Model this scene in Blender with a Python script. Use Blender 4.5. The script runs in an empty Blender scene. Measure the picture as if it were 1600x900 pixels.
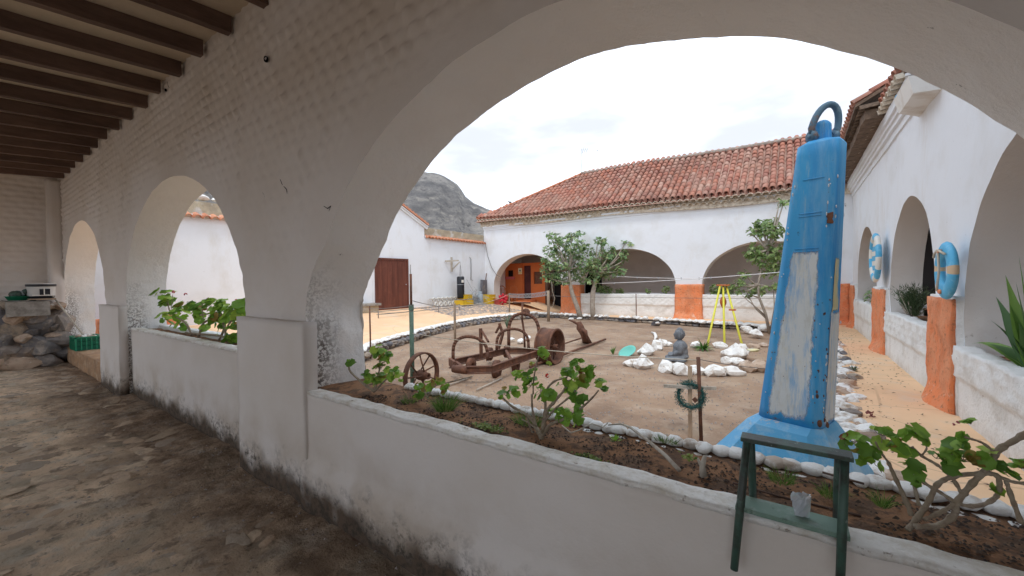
import bpy, bmesh, math, random
from mathutils import Vector, Matrix, noise
random.seed(7)
scene = bpy.context.scene
col = scene.collection
rad = math.radians
# ---------------------------------------------------------------- camera
H = 1.5; FPX = 630.0
def cam_axes(yaw=35.0, pitch=-1.04, roll=0.72):
    y, p, r = rad(yaw), rad(pitch), rad(roll)
    f0 = Vector((-math.sin(y), math.cos(y), 0)); r0 = Vector((math.cos(y), math.sin(y), 0)); u0 = Vector((0, 0, 1))
    f = f0*math.cos(p) + u0*math.sin(p); u = -f0*math.sin(p) + u0*math.cos(p)
    return r0*math.cos(r) - u*math.sin(r), u*math.cos(r) + r0*math.sin(r), f
CR, CU, CF = cam_axes()
cam = bpy.data.objects.new('camera', bpy.data.cameras.new('camera'))
col.objects.link(cam); scene.camera = cam
cam.data.sensor_width = 36; cam.data.lens = FPX/1600*36
cam.data.clip_start = 0.02; cam.data.clip_end = 3000
m = Matrix((CR, CU, -CF)).transposed().to_4x4(); m.translation = Vector((0, 0, H)); cam.matrix_world = m
# ---------------------------------------------------------------- world, sun, exposure
w = bpy.data.worlds.new('World'); scene.world = w; w.use_nodes = True
nt = w.node_tree; nt.nodes.clear()
N = nt.nodes.new; L = nt.links.new
out = N('ShaderNodeOutputWorld'); bg = N('ShaderNodeBackground'); bg.inputs[1].default_value = 0.1
sky = N('ShaderNodeTexSky'); sky.sky_type = 'NISHITA'; sky.sun_disc = False
SUN_EL, SUN_ROT = rad(58), rad(152)
sky.sun_elevation = SUN_EL; sky.sun_rotation = SUN_ROT
tc = N('ShaderNodeTexCoord'); mp = N('ShaderNodeMapping'); mp.inputs['Scale'].default_value = (1.0, 1.0, 3.2)
n1 = N('ShaderNodeTexNoise'); n1.inputs['Scale'].default_value = 2.3; n1.inputs['Detail'].default_value = 5; n1.inputs['Roughness'].default_value = .5
r1 = N('ShaderNodeMapRange'); r1.interpolation_type = 'SMOOTHSTEP'; r1.inputs[1].default_value = .36; r1.inputs[2].default_value = .60
cl = N('ShaderNodeMix'); cl.data_type = 'RGBA'
cl.inputs[6].default_value = (12.5, 14.1, 16.0, 1); cl.inputs[7].default_value = (6.2, 6.5, 7.2, 1)
mx = N('ShaderNodeMix'); mx.data_type = 'RGBA'; mx.inputs[0].default_value = .93
L(tc.outputs['Generated'], mp.inputs['Vector']); L(mp.outputs[0], n1.inputs['Vector']); L(n1.outputs[0], r1.inputs[0]); L(r1.outputs[0], cl.inputs[0])
L(sky.outputs[0], mx.inputs[6]); L(cl.outputs[2], mx.inputs[7]); L(mx.outputs[2], bg.inputs[0]); L(bg.outputs[0], out.inputs[0])
sd = bpy.data.lights.new('sun', 'SUN'); sd.energy = .85; sd.angle = rad(11); sd.color = (1, .98, .95)
so = bpy.data.objects.new('sun', sd); col.objects.link(so)
sdir = Vector((math.sin(SUN_ROT)*math.cos(SUN_EL), math.cos(SUN_ROT)*math.cos(SUN_EL), math.sin(SUN_EL)))
so.rotation_euler = sdir.to_track_quat('Z', 'Y').to_euler()
scene.view_settings.view_transform = 'Standard'; scene.view_settings.look = 'None'
scene.view_settings.exposure = 0.60; scene.view_settings.gamma = 1
scene.cycles.max_bounces = 12; scene.cycles.diffuse_bounces = 8

# ---------------------------------------------------------------- measuring: a pixel of the photograph -> a point on a plane of the place
def ray(x, y): return CF + CR*((x-800)/FPX) - CU*((y-450)/FPX)
O = Vector((0, 0, H))
def G(x, y, z=0.0): d = ray(x, y); return O + d*((z-H)/d.z)
def AY(x, y, Y): d = ray(x, y); return O + d*(Y/d.y)
def AX(x, y, X): d = ray(x, y); return O + d*(X/d.x)
def AV(x, y, P, Q):
    n = Vector((Q.y-P.y, P.x-Q.x, 0)); d = ray(x, y); return O + d*((P-O).dot(n)/d.dot(n))
def AD(x, y, D): d = ray(x, y); return O + d*D          # at a depth along the view axis

# ---------------------------------------------------------------- materials
def mat(name, base, rough=.85, layers=(), bump=(), metal=0.0, rnd=None, spec=.3, sheen=0, trans=0):
    m = bpy.data.materials.new(name); m.use_nodes = True; t = m.node_tree; nd = t.nodes; ln = t.links.new
    b = nd['Principled BSDF']; b.inputs['Roughness'].default_value = rough; b.inputs['Metallic'].default_value = metal
    b.inputs['Specular IOR Level'].default_value = spec
    if trans: b.inputs['Transmission Weight'].default_value = trans
    tc = nd.new('ShaderNodeTexCoord'); geo = nd.new('ShaderNodeNewGeometry'); sep = nd.new('ShaderNodeSeparateXYZ'); ln(geo.outputs['Position'], sep.inputs[0])
    def vec(st, world=True):
        mp = nd.new('ShaderNodeMapping'); mp.inputs['Scale'].default_value = st or (1, 1, 1)
        ln(geo.outputs['Position'] if world else tc.outputs['Object'], mp.inputs['Vector']); return mp.outputs[0]
    def tex(kind, scale, st=None, world=True):
        if kind == 'v':
            n = nd.new('ShaderNodeTexVoronoi'); n.inputs['Scale'].default_value = scale; ln(vec(st, world), n.inputs['Vector']); return n.outputs['Distance']
        if kind == 'c':
            n = nd.new('ShaderNodeTexVoronoi'); n.feature = 'DISTANCE_TO_EDGE'; n.inputs['Scale'].default_value = scale; ln(vec(st, world), n.inputs['Vector']); return n.outputs['Distance']
        n = nd.new('ShaderNodeTexNoise'); n.inputs['Scale'].default_value = scale
        n.inputs['Detail'].default_value = 10 if kind == 'm' else 5; n.inputs['Roughness'].default_value = .72 if kind == 'm' else .55
        ln(vec(st, world), n.inputs['Vector']); return n.outputs[0]
    def mr(v, lo, hi):
        r = nd.new('ShaderNodeMapRange'); r.inputs[1].default_value = lo; r.inputs[2].default_value = hi; ln(v, r.inputs[0]); return r.outputs[0]
    def mul(a, bb, op='MULTIPLY'):
        q = nd.new('ShaderNodeMath'); q.operation = op
        ln(a, q.inputs[0])
        if isinstance(bb, (int, float)): q.inputs[1].default_value = bb
        else: ln(bb, q.inputs[1])
        return q.outputs[0]
    rgb = nd.new('ShaderNodeRGB'); rgb.outputs[0].default_value = (*base, 1); cur = rgb.outputs[0]
    if rnd:                                    # list of colours picked at random per object / per island
        oi = nd.new('ShaderNodeObjectInfo'); s = mul(mul(oi.outputs['Random'], geo.outputs['Random Per Island'], 'ADD'), 1.0, 'FRACT') if False else None
        a = nd.new('ShaderNodeMath'); a.operation = 'ADD'; ln(oi.outputs['Random'], a.inputs[0]); ln(geo.outputs['Random Per Island'], a.inputs[1])
        fr = nd.new('ShaderNodeMath'); fr.operation = 'FRACT'; ln(a.outputs[0], fr.inputs[0])
        cr = nd.new('ShaderNodeValToRGB'); cr.color_ramp.interpolation = 'CONSTANT' if len(rnd) > 3 else 'LINEAR'
        while len(cr.color_ramp.elements) < len(rnd): cr.color_ramp.elements.new(.5)
        for i, c in enumerate(rnd):
            cr.color_ramp.elements[i].position = i/len(rnd) if len(rnd) > 3 else i/(len(rnd)-1); cr.color_ramp.elements[i].color = (*c, 1)
        ln(fr.outputs[0], cr.inputs[0]); cur = cr.outputs[0]
    for l in layers:
        f = mr(tex(l.get('k', 'n'), l['s'], l.get('st'), l.get('world', True)), l['lo'], l['hi'])
        for ax in 'xyz':
            if ax in l:                        # mask along an axis, its edge broken up by noise
                lo, hi, am = l[ax]
                z = mul(sep.outputs[{'x': 0, 'y': 1, 'z': 2}[ax]], mul(mr(tex('n', l.get('es', 6)), 0, 1), am), 'ADD')
                f = mul(f, mr(z, lo, hi))
        if 'a' in l: f = mul(f, l['a'])
        q = nd.new('ShaderNodeMix'); q.data_type = 'RGBA'; q.clamp_factor = True
        ln(f, q.inputs[0]); ln(cur, q.inputs[6]); q.inputs[7].default_value = (*l['c'], 1); cur = q.outputs[2]
    ln(cur, b.inputs['Base Color'])
    prev = None
    for bb in bump:
        k, s, st, di = bb[:4]
        n = nd.new('ShaderNodeBump'); n.inputs['Strength'].default_value = st; n.inputs['Distance'].default_value = di
        ln(tex(k, s, bb[4] if len(bb) > 4 else None), n.inputs['Height'])
        if prev: ln(prev, n.inputs['Normal'])
        prev = n.outputs[0]
    if prev: ln(prev, b.inputs['Normal'])
    return m
W = (.72, .72, .70)
M = {}
M['white'] = mat('whitewash', (.78, .80, .83), .9, [dict(c=(.64, .60, .54), k='m', s=1.6, st=(1, 1, .3), lo=.55, hi=.70, a=.45), dict(c=(.62, .60, .56), s=1.3, lo=.5, hi=.75, a=.5), dict(c=(.30, .26, .22), k='m', s=9, lo=.66, hi=.72, a=.7), dict(c=(.55, .48, .40), s=5, lo=.3, hi=.6, z=(.45, .1, .5), a=.7)],
    [('m', 6, .25, .02), ('n', 40, .2, .004)])
M['rough_white'] = mat('rough_whitewash', (.82, .82, .80), .92, [dict(c=(.55, .52, .47), s=3, lo=.5, hi=.7, a=.6), dict(c=(.28, .24, .20), k='m', s=14, lo=.62, hi=.68, a=.8), dict(c=(.45, .36, .27), s=5, lo=.3, hi=.6, z=(.3, .05, .3), a=.7)],
    [('m', 14, .7, .03), ('v', 30, .35, .01)])
M['gallery'] = mat('gallery_whitewash', (.70, .655, .62), .93,
    [dict(c=(.62, .56, .50), s=1.1, lo=.4, hi=.7, a=.8), dict(c=(.56, .48, .39), s=2.3, lo=.45, hi=.7, z=(3.3, 3.9, .3), a=.7),
     dict(c=(.10, .08, .07), k='m', s=7, lo=.695, hi=.72, a=.9), dict(c=(.45, .36, .27), s=2.6, lo=.42, hi=.62, z=(.75, .35, .3), a=.6),
     dict(c=(.12, .085, .06), s=2, lo=.0, hi=.1, z=(.40, .28, .42), es=5, a=1), dict(c=(.055, .045, .035), k='m', s=20, lo=.45, hi=.6, z=(.50, .32, .42), es=7, a=.9)],
    [('m', 5, .3, .02), ('n', 30, .3, .006)])
M['lower_gallery'] = M['gallery']
M['intrados'] = mat('arch_soffit_plaster', (.93, .905, .87), .93,
    [dict(c=(.84, .79, .73), s=1.5, lo=.45, hi=.7, a=.5), dict(c=(.88, .88, .87), s=4, lo=.42, hi=.55, z=(1.9, 1.3, .5), a=.9),
     dict(c=(.16, .13, .11), k='m', s=42, lo=.47, hi=.53, z=(1.95, 1.2, .6), y=(1.86, 1.66, .22), es=6, a=.95), dict(c=(.1, .08, .07), k='m', s=9, lo=.68, hi=.70, a=.8)],
    [('m', 10, .6, .03), ('n', 45, .4, .006)])
M['lip'] = mat('planter_lip_plaster', (.86, .84, .80), .92, [dict(c=(.62, .56, .46), k='m', s=9, lo=.45, hi=.62, a=.8), dict(c=(.25, .19, .13), k='m', s=22, lo=.60, hi=.66, a=.8)], [('m', 22, .8, .02)])
M['orange'] = mat('orange_paint', (.80, .25, .10), .9, [dict(c=(.74, .34, .19), k='m', s=3, lo=.42, hi=.6, a=.8), dict(c=(.50, .17, .08), s=2.3, lo=.5, hi=.66, a=.5), dict(c=(.38, .14, .07), k='m', s=16, lo=.54, hi=.64, a=.85), dict(c=(.80, .66, .55), k='m', s=10, lo=.64, hi=.67, a=.8), dict(c=(.75, .62, .5), k='m', s=7, lo=.60, hi=.64, z=(.35, .15, .2), a=.9)], [('m', 16, .7, .03)])
M['orange_flat'] = mat('orange_room_paint', (.62, .17, .05), .85, [dict(c=(.50, .14, .05), s=2, lo=.4, hi=.7, a=.6)], [('m', 9, .3, .01)])
M['ledge'] = mat('worn_ledge', (.45, .27, .15), .92, [dict(c=(.30, .19, .12), k='m', s=6, lo=.4, hi=.6, a=.8), dict(c=(.55, .42, .30), s=9, lo=.5, hi=.65, a=.6)], [('m', 14, .8, .03)])
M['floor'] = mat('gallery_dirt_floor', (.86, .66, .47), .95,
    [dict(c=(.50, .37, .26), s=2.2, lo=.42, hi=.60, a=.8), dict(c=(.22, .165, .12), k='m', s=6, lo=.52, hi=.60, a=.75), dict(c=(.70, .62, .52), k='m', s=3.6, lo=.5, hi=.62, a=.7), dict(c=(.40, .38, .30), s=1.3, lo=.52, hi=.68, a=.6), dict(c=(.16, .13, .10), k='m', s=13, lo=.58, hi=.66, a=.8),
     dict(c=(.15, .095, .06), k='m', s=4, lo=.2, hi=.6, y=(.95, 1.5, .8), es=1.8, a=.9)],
    [('m', 9, 1, .05), ('m', 30, .7, .02), ('n', 60, .5, .008)])
M['floor_stone'] = mat('worn_floor_stone', (.5, .4, .3), .9, [dict(c=(.30, .24, .18), k='m', s=12, lo=.45, hi=.6, a=.7)], [('m', 20, .9, .02)], rnd=[(.52, .39, .28), (.42, .33, .24), (.36, .30, .24), (.56, .44, .32), (.30, .23, .17), (.46, .34, .24)])
M['soil'] = mat('courtyard_soil', (.34, .23, .155), .97, [dict(c=(.22, .145, .10), s=.8, lo=.46, hi=.62, a=.8), dict(c=(.40, .30, .21), s=1.7, lo=.52, hi=.66, a=.7), dict(c=(.16, .11, .08), k='m', s=5, lo=.60, hi=.68, a=.6), dict(c=(.46, .37, .29), k='m', s=2.2, lo=.5, hi=.7, a=.6), dict(c=(.56, .51, .44), k='v', s=16, lo=.10, hi=.05, a=.6), dict(c=(.14, .10, .08), k='m', s=30, lo=.58, hi=.68, a=.7)], [('m', 18, .8, .02), ('n', 90, .6, .008)])
M['bed_soil'] = mat('planter_soil', (.34, .18, .095), .97, [dict(c=(.075, .05, .04), k='m', s=9, lo=.48, hi=.58, a=.9), dict(c=(.46, .28, .16), k='m', s=9, lo=.55, hi=.7, a=.6)], [('m', 30, .9, .02), ('n', 120, .6, .005)])
M['path'] = mat('ochre_concrete', (.84, .56, .34), .93, [dict(c=(.45, .30, .19), k='c', s=1.1, lo=.012, hi=.004, a=.6), dict(c=(.50, .36, .25), k='m', s=1.7, lo=.58, hi=.68, a=.6), dict(c=(.70, .47, .28), s=.8, lo=.45, hi=.65, a=.7), dict(c=(.68, .55, .42), s=2.1, lo=.55, hi=.7, a=.6), dict(c=(.40, .25, .16), k='m', s=7, lo=.62, hi=.7, a=.6)], [('m', 8, .4, .01), ('n', 70, .3, .004)])
M['cobble'] = mat('cobbles', (.40, .35, .31), .9, [dict(c=(.28, .24, .22), s=9, lo=.4, hi=.6, a=.7)], [('m', 20, .5, .01)], rnd=[(.40, .35, .31), (.30, .27, .26), (.48, .42, .36)])
M['hill'] = mat('basalt_hillside', (.27, .25, .23), .95, [dict(c=(.09, .085, .085), k='m', s=.35, lo=.54, hi=.62, a=.8), dict(c=(.12, .115, .115), k='m', s=.06, lo=.42, hi=.58, a=.9, st=(1, 1, 1.8)), dict(c=(.34, .31, .27), k='m', s=.14, lo=.52, hi=.62, a=.8, st=(1, 1, 2.2)), dict(c=(.11, .105, .11), k='m', s=.6, lo=.55, hi=.65, a=.7)], [('m', .25, 1, 1.5), ('m', 1.2, .8, .4)])
M['ground'] = mat('dry_ground', (.30, .24, .19), .95, [dict(c=(.22, .18, .15), s=.4, lo=.4, hi=.6)], [('m', 3, .5, .03)])
M['stone_w'] = mat('whitewashed_stone', (.80, .79, .76), .88, [dict(c=(.46, .37, .29), k='m', s=7, lo=.52, hi=.62, a=.85), dict(c=(.36, .27, .20), k='m', s=4, lo=.3, hi=.5, z=(-.06, -.16, .06), es=14, a=.8), dict(c=(.86, .86, .85), s=5, lo=.5, hi=.7, a=.5)], [('m', 16, .7, .02)])
M['stone_b'] = mat('bare_basalt_stone', (.26, .23, .20), .9, [dict(c=(.46, .38, .30), s=5, lo=.55, hi=.65, a=.5), dict(c=(.14, .13, .13), k='m', s=6, lo=.45, hi=.6, a=.7), dict(c=(.42, .36, .29), k='m', s=11, lo=.58, hi=.66, a=.6)], [('m', 14, .8, .02)], rnd=[(.24, .21, .19), (.34, .27, .20), (.15, .15, .17), (.40, .33, .26), (.28, .24, .21), (.18, .17, .17), (.30, .22, .16)])
M['stone_t'] = mat('tan_stone', (.48, .36, .27), .9, [dict(c=(.30, .22, .17), k='m', s=9, lo=.5, hi=.62, a=.7), dict(c=(.7, .66, .6), s=6, lo=.58, hi=.66, a=.6)], [('m', 16, .7, .02)])
M['mortar'] = mat('kerb_mortar', (.66, .63, .58), .95, [dict(c=(.35, .28, .22), k='m', s=7, lo=.48, hi=.6, a=.8)], [('m', 18, .8, .02)])
TL = [(.44, .19, .135), (.39, .165, .12), (.47, .23, .17), (.34, .155, .12), (.49, .30, .235), (.42, .205, .15), (.41, .23, .18), (.44, .18, .12), (.37, .18, .135)]
M['tile'] = mat('clay_roof_tile', (.5, .2, .12), .9, [dict(c=(.30, .17, .13), s=.7, lo=.45, hi=.62, a=.45), dict(c=(.52, .34, .26), s=1.1, lo=.52, hi=.66, a=.35), dict(c=(.56, .50, .42), k='m', s=4, lo=.58, hi=.70, a=.6), dict(c=(.16, .11, .09), k='m', s=9, lo=.60, hi=.70, a=.6)], [('m', 30, .4, .01)], rnd=TL)
M['tile_bright'] = mat('new_clay_tile', (.62, .26, .14), .9, [dict(c=(.72, .5, .4), k='m', s=9, lo=.5, hi=.65, a=.6)], [('m', 30, .3, .01)], rnd=[(.62, .25, .13), (.52, .20, .11), (.68, .33, .2)])
M['tile_eave'] = mat('limed_eave_tile', (.68, .60, .49), .92, [dict(c=(.34, .26, .18), k='m', s=8, lo=.45, hi=.6, a=.8)], [('m', 25, .5, .01)])
M['under'] = mat('eave_underside', (.20, .14, .10), .95, [dict(c=(.10, .07, .05), k='m', s=8, lo=.4, hi=.6)], [('m', 12, .6, .02)])
M['ridge'] = mat('ridge_mortar', (.36, .30, .25), .95, [dict(c=(.22, .18, .16), k='m', s=5, lo=.4, hi=.6, a=.7)], [('m', 12, .6, .02)])
M['stoneband'] = mat('coping_stone', (.48, .40, .28), .93, [dict(c=(.32, .27, .20), k='m', s=4, lo=.4, hi=.6, a=.8), dict(c=(.6, .6, .58), s=3, lo=.55, hi=.65, a=.6)], [('m', 10, .6, .02)])
M['beam'] = mat('dark_roof_timber', (.17, .11, .085), .8, [dict(c=(.095, .06, .048), k='m', s=5, st=(1, .2, 1), lo=.4, hi=.6, a=.9), dict(c=(.17, .11, .075), k='m', s=12, st=(1, .15, 1), lo=.55, hi=.7, a=.7)], [('m', 20, .6, .01, (1, .15, 1))])
M['ceil'] = mat('ceiling_boarding', (.62, .52, .40), .9, [dict(c=(.50, .41, .30), k='m', s=2, lo=.4, hi=.65, a=.8)], [('m', 20, .2, .004)])
M['lath'] = mat('tan_lath', (.60, .44, .31), .85, [dict(c=(.42, .30, .21), k='m', s=9, st=(1, 1, .15), lo=.45, hi=.6, a=.8)])
M['wood'] = mat('weathered_wood', (.33, .25, .18), .88, [dict(c=(.20, .15, .11), k='m', s=9, st=(1, 1, .15), lo=.45, hi=.6, a=.8)], [('m', 25, .5, .006, (1, 1, .15))])
M['grey_wood'] = mat('bleached_wood', (.50, .45, .38), .88, [dict(c=(.30, .25, .2), k='m', s=12, lo=.5, hi=.62, a=.8)], [('m', 30, .5, .005)])
M['door'] = mat('brown_door_wood', (.155, .05, .032), .6, [dict(c=(.09, .03, .02), k='m', s=6, st=(1, 1, .12), lo=.42, hi=.6, a=.8), dict(c=(.21, .08, .05), k='m', s=3, lo=.55, hi=.7, a=.5)], [('m', 25, .3, .004, (1, 1, .12))])
M['dark_door'] = mat('maroon_door', (.07, .02, .022), .6, [dict(c=(.10, .03, .03), s=3, lo=.4, hi=.6)])
M['rust'] = mat('rusted_iron', (.13, .065, .045), .85, [dict(c=(.24, .105, .06), k='m', s=9, lo=.48, hi=.62, a=.8), dict(c=(.30, .20, .16), k='m', s=5, lo=.6, hi=.7, a=.6)], [('m', 35, .6, .006)])
M['blue'] = mat('sea_blue_enamel', (.045, .36, .70), .55,
    [dict(c=(.012, .20, .58), s=2.2, lo=.45, hi=.65, a=.6, st=(2, 2, .4)), dict(c=(.16, .42, .68), k='m', s=4.5, st=(2.5, 2.5, .35), lo=.50, hi=.64, a=.75), dict(c=(.30, .50, .62), k='m', s=9, st=(3, 3, .25), lo=.57, hi=.66, a=.6),
     
     dict(c=(.34, .17, .09), k='m', s=5, st=(7, 7, .45), lo=.63, hi=.70, a=.7), dict(c=(.02, .045, .10), k='m', s=17, lo=.655, hi=.68, a=.8), dict(c=(.30, .12, .055), k='m', s=6, lo=.66, hi=.69, a=.9), dict(c=(.75, .82, .86), k='m', s=26, lo=.70, hi=.72, a=.8)],
    [('m', 18, .25, .008)], spec=.5)
M['blue_base'] = mat('blue_base_enamel', (.10, .42, .72), .4, [dict(c=(.42, .60, .72), k='m', s=5, lo=.50, hi=.62, a=.6), dict(c=(.62, .50, .40), k='m', s=6, lo=.62, hi=.66, a=.8), dict(c=(.26, .10, .06), k='m', s=11, lo=.64, hi=.68, a=.9)], [('m', 14, .3, .008)], spec=.5)
M['pale'] = mat('worn_primer', (.72, .75, .74), .6, [dict(c=(.16, .42, .72), k='m', s=5, st=(2.5, 2.5, .3), lo=.49, hi=.60, a=.75), dict(c=(.52, .52, .46), k='m', s=11, st=(1, 1, .3), lo=.52, hi=.62, a=.5), dict(c=(.70, .68, .55), k='m', s=9, lo=.55, hi=.66, a=.7), dict(c=(.35, .22, .12), k='m', s=22, lo=.66, hi=.69, a=.8)], [('m', 14, .3, .006)])
M['yellow_patch'] = mat('yellowed_primer', (.66, .60, .34), .6, [dict(c=(.3, .45, .62), k='m', s=8, st=(2, 2, .5), lo=.55, hi=.62, a=.8)], [('m', 14, .3, .006)])
M['steel_blue'] = mat('blue_grey_iron', (.10, .19, .27), .6, [dict(c=(.22, .12, .08), k='m', s=15, lo=.56, hi=.64, a=.8), dict(c=(.28, .42, .5), k='m', s=11, lo=.55, hi=.66, a=.6)], [('m', 30, .5, .004)])
M['green_steel'] = mat('green_painted_wood', (.05, .105, .08), .5, [dict(c=(.035, .03, .026), k='m', s=14, lo=.45, hi=.58, a=.75), dict(c=(.30, .36, .34), k='m', s=26, lo=.62, hi=.68, a=.8)], [('m', 40, .4, .003)], spec=.5)
M['green_top'] = mat('worn_green_board', (.16, .25, .20), .6, [dict(c=(.30, .36, .32), k='m', s=12, lo=.5, hi=.62, a=.7), dict(c=(.05, .08, .06), k='m', s=17, lo=.58, hi=.66, a=.8)], [('m', 40, .4, .003)])
M['green_pipe'] = mat('green_pipe_paint', (.10, .17, .13), .6, [dict(c=(.20, .26, .2), k='m', s=20, lo=.5, hi=.65, a=.7)], [('m', 30, .3, .003)])
M['green_dark'] = mat('green_crate_panel', (.005, .10, .055), .5)
M['green_plastic'] = mat('green_crate_plastic', (.01, .22, .115), .45, [dict(c=(.10, .16, .10), s=9, lo=.55, hi=.7, a=.6)], spec=.5)
M['yellow_plastic'] = mat('yellow_plastic', (.72, .48, .03), .5)
M['red_plastic'] = mat('red_plastic', (.55, .03, .05), .5)
M['pink_plastic'] = mat('faded_red_plastic', (.58, .14, .14), .6)
M['turq'] = mat('turquoise_plastic', (.16, .52, .44), .5)
M['black'] = mat('black_vinyl', (.012, .014, .02), .45, spec=.5)
M['void'] = mat('opening_shade_black', (.012, .010, .012), .9)  # flat black, paints the darkness inside openings and holes
M['grey_metal'] = mat('galvanised_metal', (.40, .42, .44), .5, metal=.4)
M['gas'] = mat('grey_cylinder_paint', (.36, .42, .46), .5)
M['yellow'] = mat('yellow_pole_paint', (.66, .62, .07), .5, [dict(c=(.45, .36, .1), k='m', s=20, lo=.58, hi=.68, a=.7)])
M['orange_iron'] = mat('orange_iron_paint', (.55, .16, .05), .6, [dict(c=(.25, .09, .04), k='m', s=20, lo=.5, hi=.65)])
M['statue'] = mat('grey_cast_stone', (.20, .215, .235), .8, [dict(c=(.12, .13, .145), k='m', s=9, lo=.42, hi=.6, a=.8), dict(c=(.36, .38, .40), k='m', s=16, lo=.58, hi=.68, a=.7)], [('m', 40, .4, .004)])
M['ring_blue'] = mat('sky_blue_lifebuoy_paint', (.10, .44, .70), .55, [dict(c=(.30, .60, .78), k='m', s=9, lo=.5, hi=.65, a=.6)], [('m', 30, .2, .003)])
M['ring_white'] = mat('lifebuoy_white_paint', (.74, .72, .66), .6)
M['cream'] = mat('faded_cream_band', (.62, .46, .30), .7)
M['rope'] = mat('old_rope', (.58, .52, .42), .9)
M['wire'] = mat('fence_wire', (.22, .20, .19), .6, metal=.5)
M['line'] = mat('clothes_line', (.72, .72, .72), .7)
M['stem'] = mat('geranium_stem', (.30, .24, .17), .9, [dict(c=(.36, .31, .24), k='m', s=30, lo=.5, hi=.6, a=.8), dict(c=(.18, .12, .09), k='m', s=50, lo=.5, hi=.65, a=.7)], [('m', 90, .6, .003)])
M['trunk'] = mat('pale_tree_bark', (.40, .35, .29), .9, [dict(c=(.26, .21, .17), k='m', s=8, lo=.45, hi=.6, a=.8)], [('m', 20, .5, .01)])
def leafmat(name, cols, extra=(), tr=.25):
    m = mat(name, cols[0], .5, extra, (), rnd=cols, spec=.35)
    t = m.node_tree; b = t.nodes['Principled BSDF']; o = t.nodes['Material Output']
    tl = t.nodes.new('ShaderNodeBsdfTranslucent'); ad = t.nodes.new('ShaderNodeMixShader'); ad.inputs[0].default_value = tr
    src = b.inputs['Base Color'].links[0].from_socket
    t.links.new(src, tl.inputs[0]); t.links.new(b.outputs[0], ad.inputs[1]); t.links.new(tl.outputs[0], ad.inputs[2]); t.links.new(ad.outputs[0], o.inputs[0])
    return m
M['leaf'] = leafmat('geranium_leaf', [(.25, .45, .05), (.17, .34, .045), (.33, .54, .07), (.20, .38, .05), (.13, .27, .04), (.42, .58, .09), (.28, .48, .06)], [dict(c=(.09, .20, .03), s=22, lo=.5, hi=.65, a=.5)], tr=.3)
M['leaf_old'] = leafmat('yellowing_leaf', [(.40, .24, .06), (.36, .30, .07), (.30, .10, .05)])
M['leaf_tree'] = leafmat('tree_leaf', [(.17, .27, .11), (.22, .33, .13), (.11, .20, .08), (.28, .38, .16), (.17, .29, .13), (.34, .40, .18)], tr=.2)
M['leaf_fig'] = leafmat('fig_leaf', [(.20, .31, .10), (.25, .36, .12), (.14, .23, .08), (.32, .40, .16), (.20, .30, .11)], tr=.25)
M['grass'] = leafmat('grass_blade', [(.10, .22, .03), (.16, .28, .05), (.22, .30, .08), (.07, .16, .03)], tr=.25)
M['moss'] = leafmat('creeping_weed', [(.16, .24, .03), (.22, .30, .05), (.10, .17, .03), (.28, .32, .08)], tr=.2)
M['sword'] = leafmat('sword_leaf', [(.06, .16, .03), (.10, .22, .04), (.05, .12, .03), (.15, .27, .05)], tr=.15)
M['aloe'] = leafmat('grey_aloe_leaf', [(.13, .20, .13), (.17, .24, .16), (.10, .16, .11)], tr=.1)
M['shrub'] = leafmat('feathery_leaf', [(.08, .13, .06), (.12, .17, .08), (.06, .10, .05), (.15, .2, .1)], tr=.15)
M['wreath'] = leafmat('artificial_pine', [(.015, .08, .07), (.03, .12, .10), (.01, .05, .05)], tr=.05)
M['petal'] = leafmat('geranium_petal', [(.60, .03, .03), (.70, .07, .05), (.48, .02, .04)])
M['pinkpetal'] = leafmat('pink_petal', [(.55, .12, .16), (.60, .2, .2), (.45, .08, .12)])
M['drystem'] = mat('dry_flower_head', (.28, .10, .09), .9)
M['paper'] = mat('printed_paper', (.78, .74, .55), .7)
M['bucket_w'] = mat('bucket_label', (.55, .54, .52), .5)
M['glass'] = mat('clear_glass', (.72, .76, .80), .08, spec=.6, trans=.55)
M['mortar_g'] = mat('cement_block', (.33, .31, .28), .92, [dict(c=(.22, .2, .18), k='m', s=8, lo=.45, hi=.6)], [('m', 20, .6, .01)])
M['bark'] = mat('woodchip', (.09, .065, .05), .95, rnd=[(.09, .065, .05), (.05, .04, .035), (.16, .11, .08)])
M['boxw'] = mat('white_box_plaster', (.74, .72, .68), .9, [dict(c=(.5, .42, .33), s=4, lo=.5, hi=.7, a=.6)], [('m', 8, .3, .01)])

# ---------------------------------------------------------------- object helpers
def tag(o, label=None, cat=None, group=None, kind=None):
    if label: o['label'] = label
    if cat: o['category'] = cat
    if group: o['group'] = group
    if kind: o['kind'] = kind
    return o
def thing(name, label, cat, loc=(0, 0, 0), group=None):
    o = bpy.data.objects.new(name, None); col.objects.link(o); o.location = loc; o.empty_display_size = .1
    return tag(o, label, cat, group)
def root_loc(p):
    l = Vector((0, 0, 0))
    while p is not None: l = l + p.location; p = p.parent
    return l
def link(name, me, material, parent=None, smooth=True):
    """mesh given in world coordinates; it is stored about its parent's origin"""
    if material is not None: me.materials.append(M[material] if isinstance(material, str) else material)
    if smooth:
        me.polygons.foreach_set('use_smooth', [True]*len(me.polygons))
    o = bpy.data.objects.new(name, me); col.objects.link(o)
    if parent is not None:
        me.transform(Matrix.Translation(-root_loc(parent))); o.parent = parent
    return o
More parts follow.
